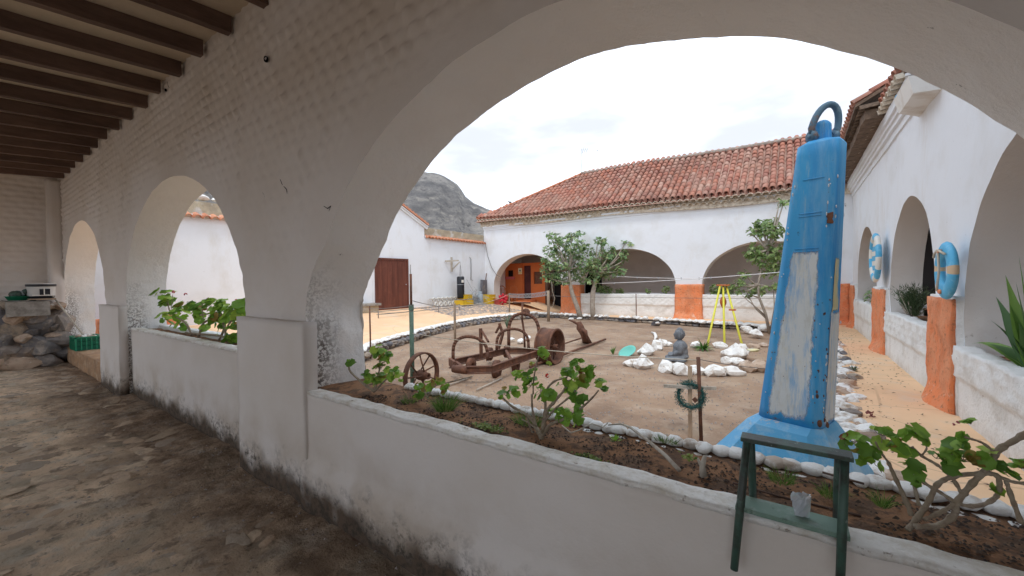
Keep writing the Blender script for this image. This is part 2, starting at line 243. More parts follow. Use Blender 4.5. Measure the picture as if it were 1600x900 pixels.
class MB:
    def __init__(s): s.v = []; s.f = []
    def add(s, vs, fs):
        k = len(s.v); s.v += [tuple(v) for v in vs]; s.f += [tuple(i+k for i in f) for f in fs]; return s
    def box(s, a, b, mtx=None):
        x0, y0, z0 = a; x1, y1, z1 = b
        vs = [Vector(p) for p in ((x0, y0, z0), (x1, y0, z0), (x1, y1, z0), (x0, y1, z0), (x0, y0, z1), (x1, y0, z1), (x1, y1, z1), (x0, y1, z1))]
        if mtx: vs = [mtx @ v for v in vs]
        return s.add(vs, [(0, 3, 2, 1), (4, 5, 6, 7), (0, 1, 5, 4), (1, 2, 6, 5), (2, 3, 7, 6), (3, 0, 4, 7)])
    def bar(s, p, q, wd, ht, up=Vector((0, 0, 1))):
        p, q = Vector(p), Vector(q); d = (q-p).normalized()
        a = d.cross(up).normalized(); c = a.cross(d).normalized()
        vs = []
        for e in (p, q):
            for i, j in ((-1, -1), (1, -1), (1, 1), (-1, 1)): vs.append(e + a*(i*wd/2) + c*(j*ht/2))
        return s.add(vs, [(0, 1, 2, 3), (7, 6, 5, 4), (0, 4, 5, 1), (1, 5, 6, 2), (2, 6, 7, 3), (3, 7, 4, 0)])
    def tube(s, pts, r, n=8, cap=True, wob=0):
        pts = [Vector(p) for p in pts]; k0 = len(s.v); m_ = len(pts)
        if not isinstance(r, (list, tuple)): r = [r]*m_
        prev = None
        for i, p in enumerate(pts):
            d = (pts[min(i+1, m_-1)] - pts[max(i-1, 0)])
            d = d.normalized() if d.length > 1e-9 else Vector((0, 0, 1))
            if prev is None:
                a = d.orthogonal().normalized()
            else:
                a = (prev - d*prev.dot(d)); a = a.normalized() if a.length > 1e-6 else d.orthogonal().normalized()
            prev = a; b = d.cross(a)
            for j in range(n):
                t = 2*math.pi*j/n; rr = r[i]*(1 + (wob*noise.noise(p*23 + Vector((j*1.7, 0, 0))) if wob else 0))
                s.v.append(tuple(p + a*(math.cos(t)*rr) + b*(math.sin(t)*rr)))
        for i in range(m_-1):
            for j in range(n):
                a0 = k0+i*n+j; a1 = k0+i*n+(j+1) % n
                s.f.append((a0, a1, a1+n, a0+n))
        if cap:
            s.f.append(tuple(k0+j for j in range(n))[::-1]); s.f.append(tuple(k0+(m_-1)*n+j for j in range(n)))
        return s
    def ring(s, c, ax, R, r, n=32, k=8, sx=1):
        ax = Vector(ax).normalized(); a = ax.orthogonal().normalized(); b = ax.cross(a); k0 = len(s.v)
        for i in range(n):
            t = 2*math.pi*i/n; d = a*math.cos(t)+b*math.sin(t)
            for j in range(k):
                u = 2*math.pi*j/k; s.v.append(tuple(Vector(c) + d*(R+r*math.cos(u)) + ax*(r*sx*math.sin(u))))
        for i in range(n):
            for j in range(k):
                s.f.append((k0+i*k+j, k0+i*k+(j+1) % k, k0+((i+1) % n)*k+(j+1) % k, k0+((i+1) % n)*k+j))
        return s
    def hoop(s, c, ax, R, wdt, th, n=40):          # flat iron tyre
        ax = Vector(ax).normalized(); a = ax.orthogonal().normalized(); b = ax.cross(a); k0 = len(s.v); c = Vector(c)
        for i in range(n):
            t = 2*math.pi*i/n; d = a*math.cos(t)+b*math.sin(t)
            for rr, ww in ((R, -wdt/2), (R, wdt/2), (R-th, wdt/2), (R-th, -wdt/2)): s.v.append(tuple(c + d*rr + ax*ww))
        for i in range(n):
            for j in range(4): s.f.append((k0+i*4+j, k0+i*4+(j+1) % 4, k0+((i+1) % n)*4+(j+1) % 4, k0+((i+1) % n)*4+j))
        return s
    def lathe(s, c, prof, n=24, ax=Vector((0, 0, 1)), sx=1, sy=1):
        a = ax.orthogonal().normalized(); b = ax.cross(a); k0 = len(s.v); c = Vector(c)
        for (r, h) in prof:
            for j in range(n):
                t = 2*math.pi*j/n; s.v.append(tuple(c + a*(math.cos(t)*r*sx) + b*(math.sin(t)*r*sy) + ax*h))
        for i in range(len(prof)-1):
            for j in range(n):
                p = k0+i*n+j; q = k0+i*n+(j+1) % n; s.f.append((p, q, q+n, p+n))
        return s
    def ball(s, c, rx, ry=None, rz=None, n=10, k=7):
        ry = ry or rx; rz = rz or rx; k0 = len(s.v); c = Vector(c)
        for i in range(k+1):
            ph = math.pi*i/k
            for j in range(n):
                t = 2*math.pi*j/n; s.v.append((c.x+rx*math.sin(ph)*math.cos(t), c.y+ry*math.sin(ph)*math.sin(t), c.z+rz*math.cos(ph)))
        for i in range(k):
            for j in range(n):
                p = k0+i*n+j; q = k0+i*n+(j+1) % n; s.f.append((p, p+n, q+n, q))
        return s
    def mesh(s, name):
        me = bpy.data.meshes.new(name); me.from_pydata(s.v, [], s.f); me.update(); return me
    def build(s, name, material, parent=None, smooth=False, bevel=0):
        me = s.mesh(name)
        if bevel:
            bm = bmesh.new(); bm.from_mesh(me); bmesh.ops.remove_doubles(bm, verts=bm.verts, dist=1e-5)
            bmesh.ops.bevel(bm, geom=bm.edges[:], offset=bevel, segments=2, affect='EDGES', profile=.6); bm.to_mesh(me); bm.free()
        return link(name, me, material, parent, smooth)
def gridbox(a, b, res, amp=0.0, fr=3.0, shape=None, faces='xXyYzZ', cut=None):
    """subdivided box, its surface moved by a noise field (the same everywhere, so pieces meet)"""
    (x0, y0, z0), (x1, y1, z1) = a, b
    n = [max(1, int(round((b[i]-a[i])/res))) for i in range(3)]
    key = {}; vs = []; fs = []
    def V(i, j, k):
        if (i, j, k) not in key:
            key[(i, j, k)] = len(vs); vs.append(Vector((x0+(x1-x0)*i/n[0], y0+(y1-y0)*j/n[1], z0+(z1-z0)*k/n[2])))
        return key[(i, j, k)]
    def face(ax, lim, flip):
        o = [q for q in (0, 1, 2) if q != ax]
        for p in range(n[o[0]]):
            for q in range(n[o[1]]):
                c = []
                for dp, dq in ((0, 0), (1, 0), (1, 1), (0, 1)):
                    ix = [0, 0, 0]; ix[ax] = lim; ix[o[0]] = p+dp; ix[o[1]] = q+dq; c.append(V(*ix))
                fs.append(tuple(c[::-1] if flip else c))
    if 'x' in faces: face(0, 0, True)
    if 'X' in faces: face(0, n[0], False)
    if 'y' in faces: face(1, 0, False)
    if 'Y' in faces: face(1, n[1], True)
    if 'z' in faces: face(2, 0, True)
    if 'Z' in faces: face(2, n[2], False)
    for v in vs:
        if shape: v += Vector(shape(v))
        if amp:
            A = amp(v) if callable(amp) else amp
            v += (noise.noise_vector(v*fr) + .5*noise.noise_vector(v*fr*2.7))*A
    mb = MB(); mb.v = [tuple(v) for v in vs]; mb.f = fs; return mb
def copy_of(src, name, loc, rot=(0, 0, 0), sc=(1, 1, 1), parent=None):
    o = bpy.data.objects.new(name, src); col.objects.link(o); o.rotation_euler = rot; o.scale = sc
    loc = Vector(loc)
    if parent is not None: o.parent = parent; loc = loc - root_loc(parent)
    o.location = loc; return o
def smoothm(me, material):
    me.materials.append(M[material]); me.polygons.foreach_set('use_smooth', [True]*len(me.polygons)); return me
def rock_mesh(seed, material, flat=.75, rough=.38, smooth=True, sub=2):
    bm = bmesh.new(); bmesh.ops.create_icosphere(bm, subdivisions=sub, radius=.5)
    off = Vector((seed*7.3, seed*3.1, seed*1.7))
    for v in bm.verts:
        d = v.co.normalized(); n_ = noise.noise(d*1.1+off)*rough + noise.noise(d*2.6+off)*rough*.45
        v.co = d*(.5*(1+n_)); v.co.z *= flat
        for k in range(3):                     # a few flattish faces
            pn = (noise.noise_vector(off + Vector((k*5, 1, 2)))).normalized(); dd = v.co.dot(pn)
            if dd > .33: v.co -= pn*(dd-.33)*.8
    me = bpy.data.meshes.new('stone'); bm.to_mesh(me); bm.free()
    me.materials.append(M[material]); me.polygons.foreach_set('use_smooth', [smooth]*len(me.polygons)); return me
RW = [rock_mesh(i, 'stone_w', .8, .5, False) for i in range(6)]
RP = [rock_mesh(i+30, 'stone_w', .85, .14) for i in range(5)]
RB = [rock_mesh(i+10, 'stone_b', .8, .4, False) for i in range(6)]
RBS = [rock_mesh(i+50, 'stone_b', .9, .5, False) for i in range(6)]
RT = [rock_mesh(i+20, 'stone_t', .8, .5, False) for i in range(3)]
def rnd_rot(): return (random.uniform(-.3, .3), random.uniform(-.3, .3), random.uniform(0, 6.3))

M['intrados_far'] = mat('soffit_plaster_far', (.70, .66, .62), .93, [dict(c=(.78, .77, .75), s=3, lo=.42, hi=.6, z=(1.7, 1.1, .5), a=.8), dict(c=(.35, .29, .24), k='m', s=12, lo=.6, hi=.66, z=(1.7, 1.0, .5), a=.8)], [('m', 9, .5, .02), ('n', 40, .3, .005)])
M['grey_plaster'] = mat('grey_inner_plaster', (.80, .77, .77), .93, [dict(c=(.70, .67, .66), s=2, lo=.4, hi=.6, a=.6)], [('m', 9, .3, .01)])

def worn_edges(key):
    """paint skin that breaks up towards its border (attribute 'wear'), the paint below showing through the gaps"""
    t = M[key].node_tree; nd = t.nodes; b = nd['Principled BSDF']; o = nd['Material Output']
    at = nd.new('ShaderNodeAttribute'); at.attribute_name = 'wear'; n = nd.new('ShaderNodeTexNoise'); n.inputs['Scale'].default_value = 28; n.inputs['Detail'].default_value = 8; n.inputs['Roughness'].default_value = .7
    g = nd.new('ShaderNodeNewGeometry'); mp = nd.new('ShaderNodeMapping'); mp.inputs['Scale'].default_value = (1, 1, .45); t.links.new(g.outputs['Position'], mp.inputs[0]); t.links.new(mp.outputs[0], n.inputs['Vector'])
    ad = nd.new('ShaderNodeMath'); ad.operation = 'ADD'; t.links.new(at.outputs['Fac'], ad.inputs[0]); t.links.new(n.outputs[0], ad.inputs[1])
    r = nd.new('ShaderNodeMapRange'); r.inputs[1].default_value = .72; r.inputs[2].default_value = .98; t.links.new(ad.outputs[0], r.inputs[0])
    tr = nd.new('ShaderNodeBsdfTransparent'); mx = nd.new('ShaderNodeMixShader'); t.links.new(r.outputs[0], mx.inputs[0]); t.links.new(tr.outputs[0], mx.inputs[1]); t.links.new(b.outputs[0], mx.inputs[2]); t.links.new(mx.outputs[0], o.inputs[0])
M['pale_skin'] = M['pale']; worn_edges('pale'); M['yellow_skin'] = mat('yellowed_skin', (.66, .60, .34), .6, [dict(c=(.3, .45, .62), k='m', s=8, st=(2, 2, .5), lo=.55, hi=.62, a=.8)], [('m', 14, .3, .006)]); worn_edges('yellow_skin')
M['pale_plain'] = mat('bare_primer', (.70, .73, .72), .7, [dict(c=(.3, .2, .13), k='m', s=40, lo=.52, hi=.6)])

# ================================================================ ARCADES
def prof_ell(l, r, zs, b): return lambda t: ((l+r)/2-(r-l)/2*math.cos(math.pi*t), zs+b*math.sin(math.pi*t))
def prof_pts(P):
    """smooth curve through points, left springer to right springer"""
    P = [Vector((a, b)) for a, b in P]; D = [0]
    for i in range(1, len(P)): D.append(D[-1]+(P[i]-P[i-1]).length)
    def f(t):
        s = t*D[-1]; i = max(j for j in range(len(D)-1) if D[j] <= s+1e-9)
        u = (s-D[i])/(D[i+1]-D[i]); p0 = P[max(i-1, 0)]; p1 = P[i]; p2 = P[i+1]; p3 = P[min(i+2, len(P)-1)]
        q = .5*((2*p1)+(p2-p0)*u+(2*p0-5*p1+4*p2-p3)*u*u+(3*p1-p0-3*p2+p3)*u**3)
        return (q.x, q.y)
    return f
def arcade(name, mapf, u0, u1, ztop, bays, t, mats, parent, nb=64, res=.08, nt_=8, disp=None, bump=None, zlow=0.0):
    """wall pierced by arches, with real thickness: faces, jambs and soffits. bays: (inner profile, outer profile)"""
    mb = MB(); im = MB()
    def patch(dst, grid):
        k = len(dst.v); n = len(grid[0])
        for row in grid: dst.v += [tuple(p) for p in row]
        for i in range(len(grid)-1):
            for j in range(n-1): a = k+i*n+j; dst.f.append((a, a+1, a+n+1, a+n))
    for side, v in ((0, 0.0), (1, t)):
        edges = [u0]
        for b in bays: edges += [b[side](0)[0], b[side](1)[0]]
        edges.append(u1)
        zs = [b[side](0)[1] for b in bays]
        for k in range(0, len(edges), 2):                       # piers
            a, c = edges[k], edges[k+1]; n = max(1, int((c-a)/res)); zz = ztop; nz = int(zz/res)
            patch(mb, [[(a+(c-a)*i/n, v, zlow+(zz-zlow)*j/nz) for j in range(nz+1)] for i in range(n+1)])
        for b in bays:
            rows = int((ztop-1.2)/res)
            g = []
            for i in range(nb+1):
                u, z = b[side](i/nb); g.append([(u, v, z+(ztop-z)*(j/rows)) for j in range(rows+1)])
            patch(mb, g)
    for b in bays:                                              # jambs and soffit
        A = [(b[0](0)[0], z) for z in [zlow+(b[0](0)[1]-zlow)*i/14 for i in range(14)]] + [b[0](i/nb) for i in range(nb+1)] + [(b[0](1)[0], z) for z in [b[0](1)[1]-(b[0](1)[1]-zlow)*i/14 for i in range(1, 15)]]
        B = [(b[1](0)[0], z) for z in [zlow+(b[1](0)[1]-zlow)*i/14 for i in range(14)]] + [b[1](i/nb) for i in range(nb+1)] + [(b[1](1)[0], z) for z in [b[1](1)[1]-(b[1](1)[1]-zlow)*i/14 for i in range(1, 15)]]
        patch(im, [[(p[0]+(q[0]-p[0])*j/nt_, t*j/nt_, p[1]+(q[1]-p[1])*j/nt_) for j in range(nt_+1)] for p, q in zip(A, B)])
    res_o = []
    for part, d, mt in ((name[0], mb, mats[0]), (name[1], im, mats[1])):
        vs = []
        for (u, v, z) in d.v:
            p = Vector((u, v, z))
            q = Vector(p)
            if disp: q += disp(p)
            if bump and v == 0.0: q.y -= bump(p)
            vs.append(mapf(q.x, q.y, q.z))
        d.v = vs; me = d.mesh(part)
        bm = bmesh.new(); bm.from_mesh(me); bmesh.ops.remove_doubles(bm, verts=bm.verts, dist=1e-4); bm.to_mesh(me); bm.free()
        res_o.append(link(part, me, mt, parent))
    return res_o

# ---------------------------------------------------------------- near gallery (the one we stand in)
NY = 1.47
gal = thing('gallery_building', 'whitewashed brick gallery with three open arches and a dark beamed roof, in the foreground', 'building', (-4, NY, 0))
inner3 = prof_pts([(-2.80, 1.20), (-2.77, 1.38), (-2.68, 1.59), (-2.52, 1.77), (-2.41, 1.92), (-2.22, 2.13), (-1.9, 2.36), (-1.47, 2.54), (-1.19, 2.60), (-.80, 2.63), (-.4, 2.55), (0, 2.39), (.3, 2.2), (.55, 1.93), (.78, 1.6), (.93, 1.25)])
outer3 = prof_pts([(-2.75, 1.1), (-2.78, 1.29), (-2.69, 1.48), (-2.55, 1.67), (-2.40, 1.89), (-2.29, 2.02), (-2.08, 2.2), (-1.87, 2.35), (-1.55, 2.49), (-1.17, 2.59), (-.85, 2.62), (-.57, 2.585), (-.27, 2.51), (0, 2.4), (.29, 2.21), (.55, 1.94), (.78, 1.6), (.93, 1.25)])
bays = [(prof_ell(-12.0, -8.56, 1.22, 1.42), prof_ell(-12.0, -8.56, 1.22, 1.42)), (prof_ell(-7.41, -3.74, 1.22, 1.44), prof_ell(-7.42, -3.74, 1.22, 1.42)), (inner3, outer3)]
def near_disp(p):
    a = .010 if p.z > 1.9 else .010 + .016*min(1, (1.9-p.z)/.7)
    if p.x > -3 and p.y > .02: a *= 1.25
    return (noise.noise_vector(p*3.1)*.9 + noise.noise_vector(p*9)*.7 + noise.noise_vector(p*23)*.35)*a*.6
def near_bump(p):
    """rows of whitewashed brick ends showing through the limewash, soft crescents in staggered courses"""
    if p.z < 1.35: return 0
    row = math.floor(p.z/.09); fu = (p.x/.125 + (.5 if row % 2 else 0) + .25*noise.noise(Vector((row*1.3, p.x*.8, 0)))); fz = p.z/.09 - row
    h_ = noise.noise(Vector((math.floor(fu)*3.17, row*5.31, 1.5))); a = math.sin(math.pi*(fu % 1))**(2+h_); b_ = math.sin(math.pi*fz)**(1.2)*(.75+1.1*h_)
    am = .016 + .013*noise.noise(Vector((p.x*.9, 3, p.z*1.2)))
    d = 9
    for c, aa, bb in ((-10.28, 1.72, 1.42), (-5.57, 1.84, 1.43), (-.93, 1.87, 1.4)):
        e = math.hypot((p.x-c)/aa, max(p.z-1.22, 0)/bb); d = min(d, e-1)
    k = max(0, min(1, (d-.04)/.12)) * max(0, min(1, (p.z-1.4)/.6))
    return max(am, .002)*a*b_*k*1.35
o1, o2 = arcade(('wall', 'arch_soffit'), lambda u, v, z: (u, NY+v, z), -12.35, 2.4, 3.82, bays, .43, ('gallery', 'intrados'), gal, nb=180, res=.0225, nt_=20, disp=near_disp, bump=near_bump)
o2.data.materials.clear(); o2.data.materials.append(M['intrados'])
# deep rough amplitude for pier blocks
def amp_p(v): return .006 + (.010 if v.z < .5 else 0)
def near_base(v): return (0, -.02*max(0, min(1, (.35-v.z)/.1)), 0)
for a, b_ in (((-3.70, 1.388, -.02), (-2.66, 1.478, 1.235)), ((-8.52, 1.388, -.02), (-7.40, 1.478, 1.22)), ((.93, 1.388, -.02), (2.3, 1.62, 1.235))):
    gridbox(a, b_, .045, .007, 3.3).build('pier', 'gallery', gal, True)
# rough whitewashed corner of the jamb beside the big planter
par = gridbox((-2.70, 1.402, -.02), (.95, 1.487, .766), .035, lambda v: .006+(.006 if v.z > .70 else 0), 4.2, shape=lambda v: (0, -.035*max(0, min(1, (.33+.05*noise.noise(Vector((v.x*2.2, 0, 0)))-v.z)/.035)), 0) if v.y < 1.45 else (0, 0, 0))
par.build('parapet', 'gallery', gal, True)
gridbox((-2.665, 1.398, .760), (.95, 1.492, .782), .02, .007, 7).build('parapet_lip', 'lip', gal, True)
gridbox((-7.38, 1.507, -.02), (-3.66, 1.60, .905), .06, .007, 4).build('parapet', 'gallery', gal, True)
gridbox((-7.38, 1.502, .900), (-3.66, 1.61, .922), .04, .006, 7).build('parapet_lip', 'lip', gal, True)
gridbox((-12.2, 1.44, -.02), (-8.5, 1.86, .30), .07, .015, 4).build('ledge', 'ledge', gal, True)
tag(gridbox((-2.86, 1.49, .5), (.93, 1.905, .755), .05, .012, 4, faces='Zy').build('planter_soil', 'bed_soil', None, True), kind='structure')
tag(gridbox((-7.35, 1.6, .6), (-3.7, 1.90, .885), .07, .015, 4, faces='Zy').build('planter_soil', 'bed_soil', None, True), kind='structure')
# outer low wall under the stone edging, and under the second planter
gridbox((-7.4, 1.80, -.3), (-3.6, 1.93, .93), .1, .01, 4).build('planter_outer_wall', 'rough_white', gal, True)
# end wall, back wall, east wall, roof
def end_shape(v):
    row = math.floor(v.z/.105); f = v.z/.105-row; g = v.y/.21+(.5 if row % 2 else 0)
    return (.024*math.sin(math.pi*f)**.7*(math.sin(math.pi*(g % 1))**.4) if v.x > -12.22 and v.z > .9 else 0, 0, 0)
gridbox((-12.5, -2.6, -.1), (-12.2, 1.46, 3.85), .03, .006, 3, shape=end_shape, faces='X').build('end_wall', 'gallery', gal, True)
gridbox((-12.25, 1.28, 0), (-11.93, 1.475, 3.6), .06, .01, 4).build('pilaster', 'gallery', gal, True)
bwm = MB().box((-6.66, -2.75, -.1), (2.6, -2.55, .65)).box((-6.66, -2.75, 2.95), (2.6, -2.55, 3.6)).box((-12.5, -2.75, 3.1), (-6.66, -2.55, 3.6)).box((-12.5, -2.75, -.1), (-12.2, -2.55, 3.1))  # unseen wall behind the camera, open bays added to light the gallery
for k in (2, 3, 4, 5): bwm.box((-12.5+2.92*k, -2.75, .65), (-12.0+2.92*k, -2.55, 2.95))
bwm.build('back_wall', 'gallery', gal)
MB().box((2.4, -2.55, -.1), (2.6, 1.9, 3.6)).build('east_wall', 'gallery', gal)
def zc(y): return 3.715 - .075*(1.47-y)
mb = MB(); mb.v = [(-12.4, -2.6, zc(-2.6)), (2.4, -2.6, zc(-2.6)), (2.4, 1.5, zc(1.5)), (-12.4, 1.5, zc(1.5))]; mb.f = [(0, 1, 2, 3)]
mb.build('ceiling_boarding', 'ceil', gal)
mb = MB(); mb.box((-12.6, -2.8, 3.92), (2.6, 1.93, 4.0)); mb.box((-12.6, 1.6, 3.80), (2.6, 1.89, 3.92)); mb.build('roof_slab', 'under', gal)
for k in range(0, 25):
    x = -4.46+.028 + .59*(10-k)
    if x > 2.3 or x < -12.1: continue
    x += random.uniform(-.02, .02); w_ = .075
    b_ = gridbox((x-w_/2, -2.55, 0), (x+w_/2, 1.44+random.uniform(-.01, .03), .135), .12, .004, 4, shape=lambda v: (0, 0, zc(v.y)-.137))
    b_.build('beam', 'beam', gal, False)
MB().box((-5.02, -.6, zc(0)-.028), (-4.52, .18, zc(0)-.018)).build('patch_board', 'beam', gal)
for i, (px, py) in enumerate(((417, 93), (260, 141))):
    c = AY(px, py, NY-.016); MB().lathe(c, [(.0, 0), (.021-.007*i, 0), (.021-.007*i, .012)], 12, Vector((0, -1, 0)), 1, 1.3).build('putlog_hole', 'void', gal)

for pts in (((436, 275), (441, 288), (448, 296), (450, 306), (458, 314)), ((262, 128), (263, 134), (266, 140)), ((478, 520), (482, 560), (478, 600)), ((410, 300), (414, 306), (413, 318)), ((506, 322), (512, 326), (517, 322), (514, 330))):
    P = [AY(a, b_, NY-.001) if b_ < 500 else AY(a, b_, NY+.02) for a, b_ in pts]; MB().tube([p+Vector((0, -.001, 0)) for p in P], [.0015]+[.003]*(len(P)-2)+[.001], 5, wob=.5).build('crack', 'void', gal, True)
# ---------------------------------------------------------------- north building
NB = 16.2
north = thing('north_building', 'long white arcaded house with red barrel tile roof and orange painted piers across the yard', 'building', (-5.7, NB, 0))
def rough_low(p):
    a = .008 + .02*max(0, min(1, (1.6-p.z)/1.2))
    return (noise.noise_vector(p*2.1) + noise.noise_vector(p*6)*.6)*a
nb_b = [(prof_ell(-12.45, -8.59, 1.25, 1.52),)*2, (prof_ell(-7.68, -3.71, 1.25, 1.5),)*2, (prof_ell(-2.79, 1.1, 1.25, 1.5),)*2]
nb_b = [(b[0], (lambda f: (lambda t: (f(t)[0], f(t)[1]-.03)))(b[0])) for b in nb_b]
arcade(('wall', 'arch_soffit'), lambda u, v, z: (u, NB+v, z), -12.95, 1.9, 4.36, nb_b, .5, ('white', 'intrados_far'), north, nb=56, res=.11, nt_=4, disp=rough_low)
for l, r in ((-8.60, -7.67), (-3.72, -2.78), (1.09, 1.40)):
    gridbox((l-.005, NB-.075, -.05), (r+.005, NB+.4, 1.28), .09, .016, 3.5, shape=lambda v: ((v.x-(l+r)/2)*.10*max(0, .25-v.z)/.25, -.10*max(0, .22-v.z)/.22, 0)).build('pier', 'orange', north, True)
def course_shape(v):                                   # coursed whitewashed rubble on the upper half of the planters
    if v.z < .46: return (0, .03, 0)
    row = math.floor(v.z/.075); return (0, -.018*math.sin(math.pi*(v.z/.075-row))*abs(math.sin((v.x+row*.13)*14)), 0)
for l, r in ((-7.66, -3.73), (-2.77, 1.08)):
    gridbox((l, NB-.03, -.05), (r, NB+.12, .90), .035, .012, 5, shape=lambda v: course_shape(v) if v.y < NB else (0, 0, 0), faces='yZ').build('parapet', 'rough_white', north, True)
    MB().box((l, NB+.1, .4), (r, NB+.75, .84)).build('planter_bed', 'bed_soil', north)
    MB().box((l, NB+.75, -.1), (r, NB+.85, .92)).build('planter_back', 'white', north)
MB().box((-12.9, NB+3.2, -.1), (4.2, NB+3.35, 4.2)).build('back_wall', 'grey_plaster', north)
MB().box((-13.05, NB-.02, -.1), (-12.9, NB+3.3, 4.2)).build('side_wall', 'white', north)
MB().box((-12.9, NB+.45, 3.7), (4.2, NB+3.25, 3.76)).build('ceiling', 'ceil', north)
MB().box((-9.3, NB+3.12, .0), (-8.0, NB+3.19, 2.4)).build('doorway', 'void', north)  # black sheet painting the darkness of the passage end
# cornice band
for z0, z1, d in ((4.06, 4.14, .03), (4.14, 4.20, .06), (4.20, 4.27, .10)):
    gridbox((-13.05, NB-d, z0+.001), (1.6, NB+.1, z1), .12, .006, 3, faces='yzZx').build('cornice', 'white', north, False)
# ---- tiles
def tile_mesh(name, L_, r0, r1, th, seg=6, flip=False, material='tile'):
    """half barrel tapering up the slope; local +Y is up the slope, open end at y=0"""
    mb = MB(); k = 0
    for (y, r) in ((0, r0), (L_, r1)):
        for ro in (r, r-th):
            for i in range(seg+1):
                t = math.pi*i/seg; mb.v.append((-ro*math.cos(t), y, (ro*math.sin(t))*(-1 if flip else 1)))
    n = seg+1
    for i in range(seg):
        mb.f.append((i, i+1, 2*n+i+1, 2*n+i)); mb.f.append((i, n+i, n+i+1, i+1)); mb.f.append((n+i+1, n+i, 3*n+i, 3*n+i+1))
    me = mb.mesh(name); return smoothm(me, material)
TM = tile_mesh('roof_tile', .42, .095, .078, .016)
TE = tile_mesh('eave_tile', .42, .112, .10, .024, material='tile_eave')
TMB = tile_mesh('coping_tile', .36, .10, .085, .018, material='tile_bright')
def put(mb, me, mtx): mb.add([mtx @ v.co for v in me.vertices], [tuple(p.vertices) for p in me.polygons])
E0 = Vector((-13.25, NB-.33, 4.55)); R0 = Vector((-8.8, 18.8, 6.80))
slope = math.atan2(R0.z-E0.z, R0.y-E0.y)
def eave_z(x): return 4.55 - .015*(x+13.2) + .04*math.sin(x*.8)
tiles_obj = []; stuffm = MB()
ncol = int((1.9+13.2)/.225); cand = []
for i in range(ncol+1):
    x = -13.2+.225*i+random.uniform(-.012, .012)
    top = 18.8 if x > -8.8 else E0.y + (x-E0.x)/(R0.x-E0.x)*(R0.y-E0.y)
    if x > 1.0: top = min(top, 19.0)
    nrow = int((top-E0.y)/math.cos(slope)/.30)
    for j in range(nrow+1):
        s = j*.30; y = E0.y+s*math.cos(slope)
        if y > top+.05: continue
        z = eave_z(x)+s*math.sin(slope) + .10 - .05*math.sin(math.pi*min(1, s/3.7)) + random.uniform(-.008, .008)
        mtx = Matrix.Translation((x+random.uniform(-.01, .01), y, z)) @ Matrix.Rotation(random.uniform(-.05, .05), 4, 'Z') @ Matrix.Rotation(slope-.055, 4, 'X')
        d = (Vector((x, y, z))-O).length; cand.append((d, x, mtx))
cand.sort(key=lambda c: c[0])
roof = MB()                                            # bed of channel tiles below the covers
roof.v = [tuple(E0+Vector((-.1, -.02, -.05))), (1.9, E0.y, 4.29), (1.9, 18.8, 6.56), tuple(R0+Vector((0, 0, -.05)))]; roof.f = [(0, 1, 2, 3)]
roof.v += [(-13.35, 21.8, 4.5), (-8.8, 18.81, 6.72), (1.9, 18.81, 6.5), (1.9, 21.8, 4.4)]; roof.f += [(0, 3, 5, 4), (4, 5, 6, 7)]
rf = roof.build('roof', 'tile', north)
for k, (d, x, mtx) in enumerate(cand):
    if k < 260:
        o = bpy.data.objects.new('tile', TM); col.objects.link(o); o.parent = rf
        o.matrix_local = Matrix.Translation(-root_loc(rf)) @ mtx
    else: put(stuffm, TM, mtx)
# channel tiles (concave) as one piece
TC = tile_mesh('channel_tile', .42, .10, .09, .014, flip=True)
for i in range(ncol):
    x = -13.2+.225*(i+.5); top = 18.8 if x > -8.8 else E0.y + (x-E0.x)/(R0.x-E0.x)*(R0.y-E0.y)
    s = -.04
    while E0.y+s*math.cos(slope) < top:
        z = eave_z(x)+s*math.sin(slope)+.115-.05*math.sin(math.pi*max(0, min(1, s/3.7)))
        put(stuffm, TC, Matrix.Translation((x, E0.y+s*math.cos(slope), z)) @ Matrix.Rotation(slope-.05, 4, 'X')); s += .30
tag(stuffm.build('tiles', 'tile', rf, True), kind='stuff')
# scalloped double eave of limed tiles
for rowk, (yy, zz) in enumerate(((NB-.315, -.07), (NB-.20, -.20))):
    n = 0
    for i in range(ncol+1):
        x = -13.15+.225*(i+(.5 if rowk else 0))
        o = bpy.data.objects.new('eave_tile', TE); col.objects.link(o); o.parent = rf
        o.matrix_local = Matrix.Translation(-root_loc(rf)) @ Matrix.Translation((x, yy, eave_z(x)+zz)) @ Matrix.Rotation(.12, 4, 'X')
gridbox((-13.2, NB-.10, 4.20), (1.8, NB+.3, 4.60), .3, .01, 2, shape=lambda v: (0, 0, eave_z(v.x)-4.55+.03), faces='yzZ').build('eave_bedding', 'tile_eave', north, False)
def ridge_line(A, B, r, nm='ridge_cap'):
    mb = MB(); n = int((B-A).length/.18); pts = [A+(B-A)*i/n+noise.noise_vector(A+(B-A)*i/n*2)*.015 for i in range(n+1)]
    mb.tube(pts, [r*(1+.12*math.sin(i*2.6)) for i in range(n+1)], 8); return mb
ridge_line(Vector((-8.8, 18.8, 6.86)), Vector((1.9, 18.8, 6.70)), .085).build('ridge_cap', 'ridge', rf, True)
ridge_line(Vector((-13.25, NB-.33, 4.66)), Vector((-8.8, 18.8, 6.86)), .055).build('hip_cap', 'tile_bright', rf, True)
